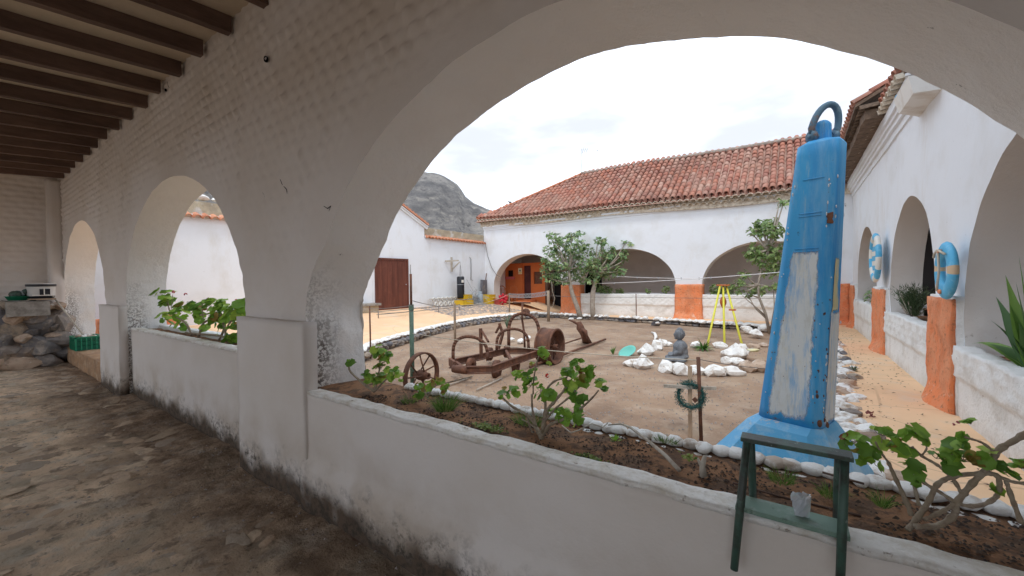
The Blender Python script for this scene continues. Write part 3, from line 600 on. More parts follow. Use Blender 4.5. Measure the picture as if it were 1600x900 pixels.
# ---------------------------------------------------------------- east building
EX = 1.47
east = thing('east_building', 'white arcaded wing on the right with orange piers and overhanging tiled eave', 'building', (EX, 9, 0))
eb = [(prof_ell(2.45, 6.2, 1.25, 1.5),)*2, (prof_ell(7.30, 10.18, 1.25, 1.48),)*2, (prof_ell(11.75, 14.98, 1.25, 1.48),)*2]
arcade(('wall', 'arch_soffit'), lambda u, v, z: (EX+v, u, z), 1.9, 16.2, 4.36, eb, .42, ('white', 'intrados_far'), east, nb=64, res=.09, nt_=12, disp=lambda p: rough_low(p))
for l, r in ((6.25, 7.24), (10.30, 11.70), (15.05, 16.1)):
    gridbox((EX-.085, l, -.05), (EX-.05, r, 1.235), .06, .018, 4, shape=lambda v: (-.12*max(0, .20-v.z)/.2*abs(math.sin((v.y-l)/(r-l)*3.1)), 0, 0)).build('pier', 'orange' , east, True)
    gridbox((EX-.055, l-.03, -.05), (EX+.43, r+.03, 1.27), .05, .014, 5).build('pier_core', 'rough_white', east, True)
def e_course(v):
    if v.x > EX+.05: return (0, 0, 0)
    if v.z < .42: return (.02, 0, 0)
    row = math.floor(v.z/.11); return (-.013*math.sin(math.pi*(v.z/.11-row))*abs(math.sin((v.y+row*.21)*8))-.01, 0, 0)
for l, r, zt in ((1.95, 6.28, .74), (7.22, 10.32, .84), (11.68, 15.1, .86)):
    gridbox((EX-.06, l, -.05), (EX+.09, r, zt), .035 if l < 11 else .06, lambda v: .010+.006*(v.z > .45), 5, shape=lambda v: (e_course(v)[0], 0, .03*noise.noise(Vector((0, v.y*2, 1)))*(v.z > .6)), faces='xZX').build('parapet', 'rough_white', east, True)
    gridbox((EX+.05, l, .3), (EX+.85, r, zt-.07), .09, .03, 3, faces='Z').build('planter_bed', 'bed_soil', east, True)
MB().box((EX+.85, 1.9, -.1), (EX+.95, 16.2, .86)).build('planter_back', 'white', east)
MB().box((EX+3.2, -2.5, -.1), (EX+3.35, 16.2, 4.2)).build('back_wall', 'grey_plaster', east)
MB().box((EX+.42, 1.9, 3.7), (EX+3.25, 19.4, 3.76)).build('ceiling', 'ceil', east)
MB().box((EX+3.12, 11.0, .0), (EX+3.19, 13.4, 2.5)).build('door', 'void', east)  # black sheet painted for the dark interior of the wing
MB().box((EX+1.05, 10.6, .0), (EX+1.15, 16.0, 3.6)).build('shade_sheet', 'void', east)  # black sheet in place of the shade behind the second arch, no door leaf
for z0, z1, d in ((3.93, 4.05, .03), (4.05, 4.13, .075), (4.13, 4.20, .11), (4.20, 4.36, .15)):
    gridbox((EX-d, 7.3, z0+.001), (EX+.05, 16.15, z1), .2, .006, 3, faces='xzZy').build('cornice', 'white', east, False)
eroof = thing('roof', None, None, (EX, 9, 4.4)); eroof.parent = east; eroof.location = (0, 0, 4.4)
bpy.data.objects.remove(eroof)
mb = MB()                                              # slab, with the step where the wide eave stops
mb.v = [(.92, 9.75, 4.66), (.92, 16.5, 4.60), (4.2, 19.2, 6.5), (4.2, 9.75, 6.5), (.92, 9.75, 4.60), (.92, 16.5, 4.54), (4.2, 19.2, 6.4), (4.2, 9.75, 6.4)]
mb.f = [(0, 1, 2, 3), (7, 6, 5, 4), (0, 4, 5, 1), (0, 3, 7, 4)]
mb.v += [(1.30, 2.0, 4.52), (1.30, 9.7, 4.52), (4.2, 9.7, 6.1), (4.2, 2.0, 6.1), (1.30, 2.0, 4.42), (1.30, 9.7, 4.42), (4.2, 9.7, 6.0), (4.2, 2.0, 6.0)]
mb.f += [tuple(i+8 for i in f) for f in [(0, 1, 2, 3), (7, 6, 5, 4), (0, 4, 5, 1), (1, 2, 6, 5)]]
er = mb.build('roof', 'under', east)
es = math.atan2(1.9, 3.28); n_ind = 0; st = MB()
y = 9.9
while y < 16.6:
    for j in range(12):
        s = j*.30; mtx = Matrix.Translation((.90+s*math.cos(es), y, 4.70+s*math.sin(es)-.01*(y-9.7))) @ Matrix.Rotation(-math.pi/2, 4, 'Z') @ Matrix.Rotation(es-.05, 4, 'X')
        if j == 0: 
            o = bpy.data.objects.new('tile', TM); col.objects.link(o); o.parent = er; o.matrix_local = Matrix.Translation(-root_loc(er)) @ mtx
        else: put(st, TM, mtx)
    y += .225
y = 2.2
while y < 9.7:
    for j in range(8):
        s = j*.30; put(st, TM, Matrix.Translation((1.26+s*math.cos(es), y, 4.56+s*math.sin(es))) @ Matrix.Rotation(-math.pi/2, 4, 'Z') @ Matrix.Rotation(es-.05, 4, 'X'))
    y += .225
tag(st.build('tiles', 'tile', er, True), kind='stuff')
TEE = tile_mesh('eave_tile', .5, .10, .09, .022, material='under')
for rowk, (xx, zz) in enumerate(((.98, 4.53), (1.10, 4.44), (1.22, 4.36))):
    y = 9.8 if rowk < 2 else 8.0
    while y < 16.2:
        o = bpy.data.objects.new('eave_tile', TEE if rowk < 2 else TE); col.objects.link(o); o.parent = er
        o.matrix_local = Matrix.Translation(-root_loc(er)) @ Matrix.Translation((xx, y+rowk*.1, zz)) @ Matrix.Rotation(-math.pi/2, 4, 'Z') @ Matrix.Rotation(.08, 4, 'X'); y += .225
gridbox((1.05, 9.78, 4.36), (1.5, 16.2, 4.52), .2, .02, 3).build('eave_bedding', 'under', er, False)
# white boxed ledge under the cornice with broken top
bx = MB(); A_ = [AX(1415, 190, EX), AX(1455, 176, EX)]
bx.v = [(EX-.0, 8.15, 4.02), (EX-.0, 7.05, 3.98), (EX, 7.05, 3.76), (EX, 8.15, 3.78), (EX-.30, 7.95, 4.02), (EX-.30, 7.05, 4.0), (EX-.25, 7.05, 3.78), (EX-.25, 7.90, 3.80)]
bx.f = [(0, 4, 7, 3), (4, 5, 6, 7), (1, 2, 6, 5), (3, 7, 6, 2), (0, 1, 5, 4)]
bxo = thing('wall_ledge_box', 'white boxed ledge jutting out high under the cornice of the right wing', 'ledge', (EX, 8.2, 3.8))
bx.build('box', 'boxw', bxo)
MB().bar((EX-.27, 7.1, 4.05), (EX-.05, 8.2, 4.07), .10, .03).build('cap_board', 'white', bxo)
MB().bar((EX-.12, 6.9, 4.12), (EX-.10, 7.6, 4.14), .16, .05).build('timber', 'wood', bxo)
MB().tube([(EX-.16, 8.0, 4.10), (EX-.2, 8.4, 4.22), (EX-.14, 8.9, 4.3)], .018, 6).build('blue_rag', 'ring_blue', bxo, True)
# ---------------------------------------------------------------- west wall with door
WX = -13.0
west = thing('west_wall', 'tall white yard wall with clay tile coping, gabled above the brown door', 'wall', (WX, 9, .4))
mb = MB()
mb.box((WX-.3, 2.0, -.2), (WX, 5.9, 3.28)); mb.box((WX-.3, 12.05, -.2), (WX, 16.2, 3.38))
mb.build('wall', 'white', west)
mb = MB(); pr = [(5.9, -.2), (12.05, -.2), (12.05, 3.86), (9.0, 5.32), (5.9, 3.84)]
k = len(pr); mb.v = [(WX+.012, y, z) for y, z in pr]+[(WX-.3, y, z) for y, z in pr]; mb.f = [tuple(range(k)), tuple(range(2*k-1, k-1, -1))]+[(i, k+i, k+(i+1) % k, (i+1) % k) for i in range(k)]
mb.build('gable_wall', 'white', west)
for (ya, za, yb, zb) in ((12.20, 3.80, 9.0, 5.34), (5.8, 3.80, 9.0, 5.34)):
    for dd, hh in ((.05, .10), (.09, .05)):
        MB().bar((WX+.02, ya, za+(.0 if dd < .06 else .06)), (WX+.02, yb, zb+(.0 if dd < .06 else .06)), dd*2, hh).build('gable_moulding', 'white', west)
    P = Vector((WX-.1, ya, za+.14)); Q = Vector((WX-.1, yb, zb+.14)); n = int((Q-P).length/.17); dv = (Q-P)/n
    for i in range(n):
        p = P+dv*i
        for xo in (.16,):
            o = bpy.data.objects.new('gable_tile', TMB); col.objects.link(o); o.parent = west
            o.matrix_local = Matrix.Translation(-root_loc(west)) @ Matrix.Translation(p+Vector((xo, 0, .02))) @ Matrix.Rotation(math.pi/2, 4, 'Z') @ Matrix.Rotation(-.05, 4, 'X')
    MB().bar(P, Q, .5, .05).build('gable_roof', 'tile_bright', west)
def coping(ya, yb, z):
    y = ya
    while y < yb:
        o = bpy.data.objects.new('coping_tile', TMB); col.objects.link(o); o.parent = west
        o.matrix_local = Matrix.Translation(-root_loc(west)) @ Matrix.Translation((WX+.14, y, z)) @ Matrix.Rotation(math.pi/2, 4, 'Z') @ Matrix.Rotation(.42, 4, 'X'); y += .2
    MB().box((WX-.28, ya-.1, z+.04), (WX+.02, yb, z+.12)).build('coping_bed', 'rough_white', west)
    gridbox((WX-.26, ya-.1, z+.12), (WX-.06, yb, z+.48), .12, .02, 4).build('coping_stones', 'stoneband', west, False)
coping(12.2, 16.15, 3.36); coping(2.2, 5.7, 3.25)
for i in range(5):
    p = Vector((WX-.15, 4.2+.35*i, 3.85)); copy_of(RW[i], 'coping_stone', p, rnd_rot(), (.3, .34, .2), west)
dr = thing('wooden_door', 'large brown plank door in the white wall with the gable', 'door', (WX, 10.3, .44))
MB().box((WX+.014, 9.50, .42), (WX+.075, 9.57, 2.44)).box((WX+.014, 11.03, .42), (WX+.075, 11.10, 2.44)).box((WX+.014, 9.57, 2.37), (WX+.075, 11.03, 2.44)).build('frame', 'door', dr)
for i in range(6):
    MB().box((WX+.014, 9.575+.243*i, .43), (WX+.055, 9.575+.243*(i+1)-.006, 2.365)).build('plank', 'door', dr)
MB().ball((WX+.09, 10.95, 1.4), .025).build('knob', 'grey_metal', dr, True)
MB().box((WX+.02, 9.40, .44), (WX+.03, 9.499, 2.5)).box((WX+.02, 11.101, .44), (WX+.03, 11.2, 2.5)).build('door_surround', 'white', dr)

# ================================================================ GROUND
def sheet(name, xs, ys, zf, material, inside=None, kind='structure'):
    mb = MB(); n = len(ys)
    for x in xs:
        for y in ys: mb.v.append((x, y, zf(x, y)))
    for i in range(len(xs)-1):
        for j in range(n-1):
            if inside and not inside((xs[i]+xs[i+1])/2, (ys[j]+ys[j+1])/2): continue
            a = i*n+j; mb.f.append((a, a+n, a+n+1, a+1))
    return tag(mb.build(name, material, None, True), kind=kind)
def rng(a, b, s): n = max(1, int(round((b-a)/s))); return [a+(b-a)*i/n for i in range(n+1)]
MB().box((-900, -900, -.45), (900, 900, -.42))
g = MB(); g.v = [(-900, -900, -.42), (900, -900, -.42), (900, 900, -.42), (-900, 900, -.42)]; g.f = [(0, 1, 2, 3)]; tag(g.build('ground', 'ground'), kind='structure')
def floorz(x, y):
    p = Vector((x, y, 0)); c = noise.voronoi(Vector((x*5.2, y*5.2, 0)))[0]
    k = .5+.5*noise.noise(Vector((x*.9, y*.9, 4)))
    return .014*noise.noise(p*2.3)+.007*noise.noise(p*9) + k*.030*min(1, (c[1]-c[0])*2.2) - .012 + .05*max(0, (y-1.15)/.25)*max(0, noise.noise(Vector((x*1.7, 9, 0)))+.25)
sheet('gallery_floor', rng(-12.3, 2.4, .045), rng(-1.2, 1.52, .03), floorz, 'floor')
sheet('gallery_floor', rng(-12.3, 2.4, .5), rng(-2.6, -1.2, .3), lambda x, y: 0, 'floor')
gfl = [o for o in bpy.data.objects if o.name == 'gallery_floor'][0]
FS = [rock_mesh(i+60, 'floor_stone', .35, .35, False) for i in range(5)]; k = 0
while k < 290:
    x = -11.5+12.2*random.random(); y = 1.3-2.3*random.random()
    if x > -.9 or noise.noise(Vector((x*.8, y*.8, 7))) < -.25: continue
    s = random.uniform(.07, .20)*(1 if x < -3 else .8)
    copy_of(FS[k % 5], 'stone', (x, y, floorz(x, y)-.004), (random.uniform(-.06, .06), random.uniform(-.06, .06), random.uniform(0, 6.3)), (s*1.5, s, .16*s+.03), gfl); k += 1
KL = [G(x, y, .04) for x, y in ((560, 552), (580, 540), (615, 530), (650, 520), (685, 511), (720, 503), (760, 497), (800, 493), (838, 490))]
KL = [Vector((-7.2, 2.2, .04)), Vector((-7.3, 3.6, .04))] + KL
KN = [Vector((-9.6, 15.3, .02)), Vector((-8.6, 15.55, .0)), Vector((-7, 15.45, 0)), Vector((-5, 15.3, 0)), Vector((-3, 15.0, 0)), Vector((-1, 14.6, 0)), Vector((.4, 14.2, 0))]
KE = [Vector((.55, 14.0, 0)), Vector((.68, 11, 0)), Vector((.62, 8.2, 0)), Vector((.45, 6.2, 0)), Vector((.42, 5.0, 0)), Vector((.5, 3.6, 0)), Vector((.55, 2.4, 0))]
def klx(y):
    for a, b in zip(KL, KL[1:]):
        if min(a.y, b.y) <= y <= max(a.y, b.y) and abs(b.y-a.y) > 1e-6: return a.x+(b.x-a.x)*(y-a.y)/(b.y-a.y)
    return KL[0].x if y < KL[0].y else KL[-1].x
def kex(y):
    for b, a in zip(KE, KE[1:]):
        if a.y <= y <= b.y: return a.x+(b.x-a.x)*(y-a.y)/(b.y-a.y)
    return .5
def kny(x):
    for a, b in zip(KN, KN[1:]):
        if a.x <= x <= b.x: return a.y+(b.y-a.y)*(x-a.x)/(b.x-a.x)
    return KN[0].y if x < KN[0].x else 14.2
sheet('courtyard_soil', rng(-10.6, 1.2, .06), rng(1.9, 15.8, .07), lambda x, y: -.15+.022*noise.noise(Vector((x, y, 0))*.7)+.010*noise.noise(Vector((x, y, 0))*5)+.006*noise.noise(Vector((x, y, 0))*14), 'soil')
def sm(t): t = max(0, min(1, t)); return t*t*(3-2*t)
def wz(x, y): return .03 + .40*sm((-9.0-x)/4.0) + .006*noise.noise(Vector((x, y, 0))*2)
sheet('paved_path', rng(-13, -7.0, .12), rng(1.9, 17.0, .12), wz, 'path', lambda x, y: x < klx(y)+.02 or y > 15.45)
def nz(x, y): return .0 + (.40*sm((-9.0-x)/2.2) if x < -9 else 0) + .005*noise.noise(Vector((x, y, 0))*2)
sheet('paved_path', rng(-12.9, 4.2, .2), rng(16.3, 19.4, .2), lambda x, y: nz(x, y)+.02, 'path')
sheet('paved_path', rng(-9.6, 1.5, .1), rng(14.0, 16.4, .08), lambda x, y: nz(x, y)+.003, 'path', lambda x, y: y > kny(x)-.03)
sheet('paved_path', rng(.2, 1.6, .07), rng(1.9, 16.3, .09), lambda x, y: .0+.006*noise.noise(Vector((x, y, 0))*2), 'path', lambda x, y: x > kex(y)-.05 and y < 15.9)
# cobbled apron in front of the west wall
cob = thing('cobbled_apron', 'patch of dusty grey cobbles on the ground below the punching bag', 'paving', (-12, 14, .35))
CM = rock_mesh(77, 'cobble', .5, .2, True, 2); cob.name = 'cobbled_apron'; n = 0
cs = MB()
for i in range(26):
    for j in range(14):
        x = -12.75+.19*j; y = 11.3+.19*i
        if x > -9.85 - .35*abs(math.sin(i*.5)) or x > klx(min(y, 15))-.7: continue
        p = (x+random.uniform(-.04, .04), y+random.uniform(-.04, .04), wz(x, y)-.005)
        if n < 290: copy_of(CM, 'cobble', p, (0, 0, random.uniform(0, 6)), (.21, .19, .10), cob)
        n += 1
# ---------------------------------------------------------------- kerbs of whitewashed stones
kb = thing('stone_kerb', 'low kerb of dark stones with whitewashed tops along the ochre path at left', 'kerb', (-9, 8, 0))
def along(P, step):
    out = []; acc = 0
    for a, b in zip(P, P[1:]):
        d = (b-a).length; t = acc
        while t < d: out.append((a.lerp(b, t/d), (b-a).normalized())); t += step
        acc = t-d
    return out
for p, d in along(KL, .24):
    if p.y < 3.0: continue
    yaw = math.atan2(d.y, d.x)
    copy_of(random.choice(RB), 'stone', p+Vector((random.uniform(.02, .08), 0, -.13)), (0, 0, yaw+random.uniform(-.2, .2)), (.27, .22, .22), kb)
    copy_of(random.choice(RB), 'stone', p+Vector((random.uniform(.02, .06), .12, -.06)), (0, 0, yaw+random.uniform(-.2, .2)), (.25, .2, .17), kb)
    copy_of(random.choice(RW), 'stone', p+Vector((-.04, .04, .045)), (0, 0, yaw+random.uniform(-.2, .2)), (.34, .27, .14), kb)
kb2 = thing('stone_kerb', 'low broken kerb of whitewashed stones below the far planters and orange pier', 'kerb', (-4, 15.2, 0))
for p, d in along(KN, .23):
    copy_of(random.choice(RB), 'stone', p+Vector((0, -.0, -.11)), (0, 0, random.uniform(-.3, .3)), (.26, .16, .13), kb2)
    if random.random() < .9: copy_of(random.choice(RW), 'stone', p+Vector((0, random.uniform(-.06, .03), .03)), (0, 0, random.uniform(-.5, .5)), (random.uniform(.26, .36), .26, random.uniform(.12, .2)), kb2)
kb3 = thing('rubble_kerb', 'ragged border of white and tan rubble along the walkway on the right', 'kerb', (.5, 6, 0))
for p, d in along(KE, .17):
    for q in range(4):
        s = random.uniform(.10, .24); off = Vector((random.uniform(-.26, .16), random.uniform(-.1, .1), .0))
        r_ = random.random(); src = random.choice(RW if r_ < .6 else RT if r_ < .85 else RBS)
        copy_of(src, 'stone', p+off, rnd_rot(), (s*1.3, s, s*.75), kb3)
# ---------------------------------------------------------------- pillow stone edging of the near planter
ed = thing('pebble_edging', 'white limed pebble edging along the back of the near planter', 'edging', (-1, 1.88, .78))
gridbox((-2.55, 1.865, -.3), (.93, 1.925, .712), .06, .012, 6).build('edging_wall', 'rough_white', ed, True)
x = -2.2
while x < .9:
    near = x > -1.9
    s = random.uniform(.05, .075)
    copy_of(random.choice(RP), 'pebble', (x, 1.885+random.uniform(-.008, .008), .772), (0, 0, random.uniform(-.3, .3)), (s*1.35, .085, .052), ed)
    if x > -.9: copy_of(random.choice(RP), 'pebble', (x+.03, 1.838, .735), (0, 0, random.uniform(-.3, .3)), (s*1.3, .05, .055), ed)
    x += s*.98
# ---------------------------------------------------------------- hill
def hill():
    mb = MB(); na, nr = 260, 90
    prof = [(560, 205), (600, 228), (640, 252), (660, 262), (690, 270), (705, 279), (718, 288), (726, 303), (740, 315), (760, 323), (775, 327), (800, 333), (860, 345), (930, 352)]
    def el(px):
        if px <= prof[0][0]: y = prof[0][1]-(prof[0][0]-px)*.28
        elif px >= prof[-1][0]: y = prof[-1][1]+(px-prof[-1][0])*.10
        else:
            for (a, ya), (b, yb) in zip(prof, prof[1:]):
                if a <= px <= b: y = ya+(yb-ya)*(px-a)/(b-a); break
        d = ray(px, y); return math.atan2(d.y, d.x), max(d.z, .02)/math.hypot(d.x, d.y)
    for i in range(na):
        px = -500 + 1700*i/(na-1); az, te = el(px)
        for j in range(nr):
            t = j/(nr-1); D = 90+130*t
            h = (te*min(D, 160)+1.5)
            rise = sm((D-95)/65.)
            z = -1 + h*rise**.85*(1 if D <= 160 else 1-.3*(D-160)/60)
            p = Vector((math.cos(az)*D, math.sin(az)*D, z))
            k = min(1, max(0, (D-100)/30))*(1-.8*sm((D-140)/18) if D < 160 else .2)
            z += k*(4.0*noise.fractal(Vector((p.x*.05, p.y*.05, z*.05)), .9, 2.1, 6) - 3.4*abs(noise.noise(Vector((az*22, D*.03, 0)))) - 1.8*abs(noise.noise(Vector((az*70, D*.08, 4))))+.8)
            mb.v.append((p.x, p.y, z))
    for i in range(na-1):
        for j in range(nr-1):
            a = i*nr+j; mb.f.append((a, a+nr, a+nr+1, a+1))
    tag(mb.build('hill', 'hill', None, True), kind='structure')
hill()

# ================================================================ THE BLUE COLUMN
def lerp(a, b, t): return a+(b-a)*t
by = 3.1
bt = AY(1284, 228, by); bb = AY(1243, 652, by+.02)
buoy = thing('channel_marker', 'tall tapering blue steel column with worn grey patch, flared foot and shackle on top', 'column', (bb.x, by, -.15))
def oct_section(c, w_, d_, ch, n=1):
    """eight sided section, the front face broad with chamfered edges"""
    x, y = w_/2, d_/2; p = [(-x+ch, -y), (x-ch, -y), (x, -y+ch), (x, y-ch), (x-ch, y), (-x+ch, y), (-x, y-ch), (-x, -y+ch)]
    a = rad(-18)                                           # turned a little
    return [Vector((c.x+q[0]*math.cos(a)-q[1]*math.sin(a), c.y+q[0]*math.sin(a)+q[1]*math.cos(a), c.z)) for q in p]
def column_loft(secs):
    mb = MB(); n = len(secs[0])
    for s in secs: mb.v += [tuple(p) for p in s]
    for i in range(len(secs)-1):
        for j in range(n):
            a = i*n+j; b_ = i*n+(j+1) % n; mb.f.append((a, b_, b_+n, a+n))
    mb.f.append(tuple(range(n))[::-1]); mb.f.append(tuple((len(secs)-1)*n+j for j in range(n)))
    return mb
NS = 26; secs = []
for i in range(NS+1):
    t = i/NS; c = bb.lerp(bt, t); w_ = lerp(.345, .212, t); secs.append(oct_section(c, w_, w_*.92, w_*.125))
c = bt+Vector((.001, 0, .022)); secs.append(oct_section(c, .185, .165, .05))
mb = column_loft(secs)
me = mb.mesh('shaft'); bm = bmesh.new(); bm.from_mesh(me)
le = [e for e in bm.edges if abs((e.verts[0].co-e.verts[1].co).normalized().z) > .5]
bmesh.ops.bevel(bm, geom=le, offset=.012, segments=3, affect='EDGES', profile=.5)
bm.to_mesh(me); bm.free(); link('shaft', me, 'blue', buoy, True)
# recessed worn patch areas: thin skins of primer, a few mm proud of each face
def face_patch(i0, t0, t1, a0, a1, material, nm, jag=.02, off=.003, n=22, a0b=None, a1b=None):
    mb = MB()
    for i in range(n+1):
        t = lerp(t0, t1, i/n); c = bb.lerp(bt, t); w_ = lerp(.345, .212, t); s = oct_section(c, w_, w_*.92, w_*.125)
        P, Q = s[i0], s[(i0+1) % 8]; nn = (Q-P).cross(Vector((0, 0, 1))).normalized()
        l = lerp(a0, a0b if a0b is not None else a0, i/n)+jag*noise.noise(Vector((t*14, i0, 1)))+jag*.6*noise.noise(Vector((t*41, i0, 1))); r = lerp(a1, a1b if a1b is not None else a1, i/n)+jag*noise.noise(Vector((t*13, i0, 7)))+jag*.6*noise.noise(Vector((t*37, i0, 9)))
        e = .10*noise.noise(Vector((i*.9, 2, 2))) if i in (0, n) else 0
        for k in range(9):
            q = P.lerp(Q, lerp(l, r, k/8)); mb.v.append(tuple(q+nn*off+Vector((0, 0, (.012*noise.noise(Vector((k*1.3, i, 3)))) if i in (0, n) else 0))))
    for i in range(n):
        for k in range(8): a = i*9+k; mb.f.append((a, a+1, a+10, a+9))
    o = mb.build(nm, material, buoy, True); at = o.data.attributes.new('wear', 'FLOAT', 'POINT')
    at.data.foreach_set('value', [min(1, min(k, 8-k)/2, min(i, n-i)/2.5) for i in range(n+1) for k in range(9)])
face_patch(0, .0, .64, .02, 1.0, 'pale', 'worn_patch', .04, a0b=.12, a1b=.94)
face_patch(2, .0, .42, .02, 1.0, 'pale', 'worn_patch', .06)
face_patch(2, .402, .60, .12, .80, 'yellow_skin', 'yellowed_patch', .07, a0b=.2, a1b=.6)
# weld bands
for t in (.755, .745, .63, .62, .875):
    c = bb.lerp(bt, t); w_ = lerp(.345, .212, t)+.003; s = oct_section(c, w_, w_*.92, w_*.125)
    P, Q = s[0].lerp(s[1], .25), s[0].lerp(s[1], .85); MB().tube([P, Q], .0035, 6).build('weld_bead', 'blue', buoy, True)
t = .73; s = oct_section(bb.lerp(bt, t), lerp(.345, .212, t)+.006, .236, .032)
rp = gridbox(tuple(Vector((-.014, -.004, -.03))), (.014, .004, .03), .006, .006, 40); cc = s[1].lerp(s[2], .35); rp.v = [tuple(Vector(v)+cc) for v in rp.v]; rp.build('rust_scab', 'rust', buoy, True)
for t, fi, fr, sz in ((.115, 1, .3, .013), (.13, 1, .25, .009), (.02, 1, .7, .02), (.005, 2, .3, .02), (.03, 2, .1, .012)):
    s = oct_section(bb.lerp(bt, t), lerp(.345, .212, t)+.004, lerp(.345, .212, t)*.92+.004, .04); cc = s[fi].lerp(s[fi+1], fr)
    MB().ball(cc, sz*.6, sz*.35, sz*1.1).build('rust_scab', 'rust', buoy, True)
chm = MB()
for i in range(46):                                  # chips along the arrises, down to primer
    t = random.uniform(.02, .97); w_ = lerp(.345, .212, t)+.002; s = oct_section(bb.lerp(bt, t), w_, w_*.92, w_*.125); p = s[random.choice((0, 1, 2, 3))]+Vector((random.gauss(0, .003), 0, 0)); z = random.uniform(.003, .013)
    chm.ball(p, .0035, .0035, z, 6, 4)
tag(chm.build('paint_chips', 'pale_plain', buoy, True), kind='stuff')
chm = MB()
for i in range(30):
    t = random.uniform(.01, .6)**1.5; w_ = lerp(.345, .212, t)+.003; s = oct_section(bb.lerp(bt, t), w_, w_*.92, w_*.125); k = random.choice((0, 1, 1, 2)); p = s[k].lerp(s[k+1], random.random()); z = random.uniform(.003, .010)
    chm.ball(p, .0035, .0025, z, 6, 4)
tag(chm.build('rust_specks', 'rust', buoy, True), kind='stuff')
# flared foot
a0 = oct_section(bb+Vector((0, 0, .0)), .352, .33, .044); a1 = oct_section(bb+Vector((-.015, 0, -.035)), .43, .42, .075)
a2 = oct_section(bb+Vector((-.055, 0, -.30)), .76, .78, .12); a3 = oct_section(bb+Vector((-.055, 0, -.70)), .88, .90, .12)
column_loft([a3, a2, a1, a0]).build('foot', 'blue_base', buoy, False, bevel=0)
# eye and shackle
top = bt+Vector((.004, 0, .0))
eye = column_loft([oct_section(top+Vector((0, 0, .0)), .088, .064, .02), oct_section(top+Vector((0, 0, .11)), .084, .062, .02)] + [oct_section(top+Vector((0, 0, .11+.042*math.sin(q))), .084*math.cos(q)+.002, .062*math.cos(q)**.6+.002, .02*math.cos(q)) for q in (.3, .6, .9, 1.2, 1.45)])
eye.build('lifting_eye', 'blue', buoy, False)
pc = top+Vector((0, 0, .055)); ax = Vector((math.cos(rad(35)), math.sin(rad(35)), 0))
MB().tube([pc-ax*.085, pc+ax*.085], .016, 10).build('shackle_pin', 'steel_blue', buoy, True)
for sgn in (-1, 1): MB().lathe(pc+ax*(.066*sgn), [(0, -.013), (.036, -.013), (.036, .013), (0, .013)], 16, ax).build('pin_collar', 'steel_blue', buoy, True)
pts = []
for i in range(17):
    q = math.pi*(1.0-i/16); pts.append(pc + ax*(.072*math.cos(q)*(1 if i in (0, 16) else 1.12)) + Vector((.10, .03, .165)).normalized()*0 + Vector((.036, .0, .185))*math.sin(q)**.8 if 0 < i < 16 else pc+ax*(.06*math.cos(q)))
MB().tube(pts, .019, 10).build('shackle_bow', 'steel_blue', buoy, True)

# ================================================================ STEP STOOL on the parapet
st_ = thing('step_stool', 'old dark green wooden step stool straddling the planter wall in front of the blue column', 'step stool', (0, 1.42, .78))
tl, tr = AY(1160, 684, 1.40), AY(1329, 716, 1.40)
sl, sr = AY(1153, 780, 1.385), AY(1325, 832, 1.385); sl.z = sr.z = .805
tz = (tl.z+tr.z)/2; tl.z = tr.z = tz
MB().bar(tl+Vector((-.004, .012, 0)), tr+Vector((.006, .012, 0)), .055, .013).build('top_board', 'green_steel', st_, False, bevel=.002)
MB().bar(sl+Vector((-.006, .028, 0)), sr+Vector((.004, .028, 0)), .085, .014).build('step_board', 'green_top', st_, False, bevel=.002)
for nm, P, Q in (('leg', tl+Vector((.012, 0, -.007)), AY(1147, 890, 1.352)), ('leg', tr+Vector((-.012, 0, -.007)), AY(1313, 905, 1.345)), ('leg', tl+Vector((.020, .035, -.007)), Vector((tl.x+.022, 1.475, .79))), ('leg', tr+Vector((-.022, .035, -.007)), Vector((tr.x-.022, 1.49, .775)))):
    if nm == 'leg': MB().tube([P, P.lerp(Q, .5), Q], [.0105, .0115, .0105], 10).build('leg', 'green_steel', st_, True)
gc = sl.lerp(sr, .60)+Vector((.004, .026, .0075))
gl = thing('foil_packet', 'crumpled clear and silver packet standing open on the green step', 'packet', gc)
def packet(w0, w1, d, h, lean, off, am, nm, mt, sd):
    mb = MB(); n = 7
    for side in (-1, 1):
        k = len(mb.v)
        for i in range(n+1):
            for j in range(n+1):
                u = i/n-.5; v = j/n; ww = lerp(w0, w1, v); p = Vector((u*ww, side*(d*(.25+.75*v))*(1-(2*u)**2*.8)+lean*v*h, v*h))+off
                p += noise.noise_vector(Vector((u*9+sd, v*6, side)))*am*(.3+v); mb.v.append(tuple(gc+Matrix.Rotation(.25, 3, 'Z') @ p))
        for i in range(n):
            for j in range(n): a_ = k+i*(n+1)+j; mb.f.append((a_, a_+1, a_+n+2, a_+n+1))
    mb.build(nm, mt, gl, False)
packet(.036, .050, .014, .060, .15, Vector((0, 0, .001)), .006, 'clear_sleeve', 'glass', 1)
packet(.029, .037, .006, .042, .1, Vector((0, 0, .002)), .005, 'foil', 'grey_metal', 5)
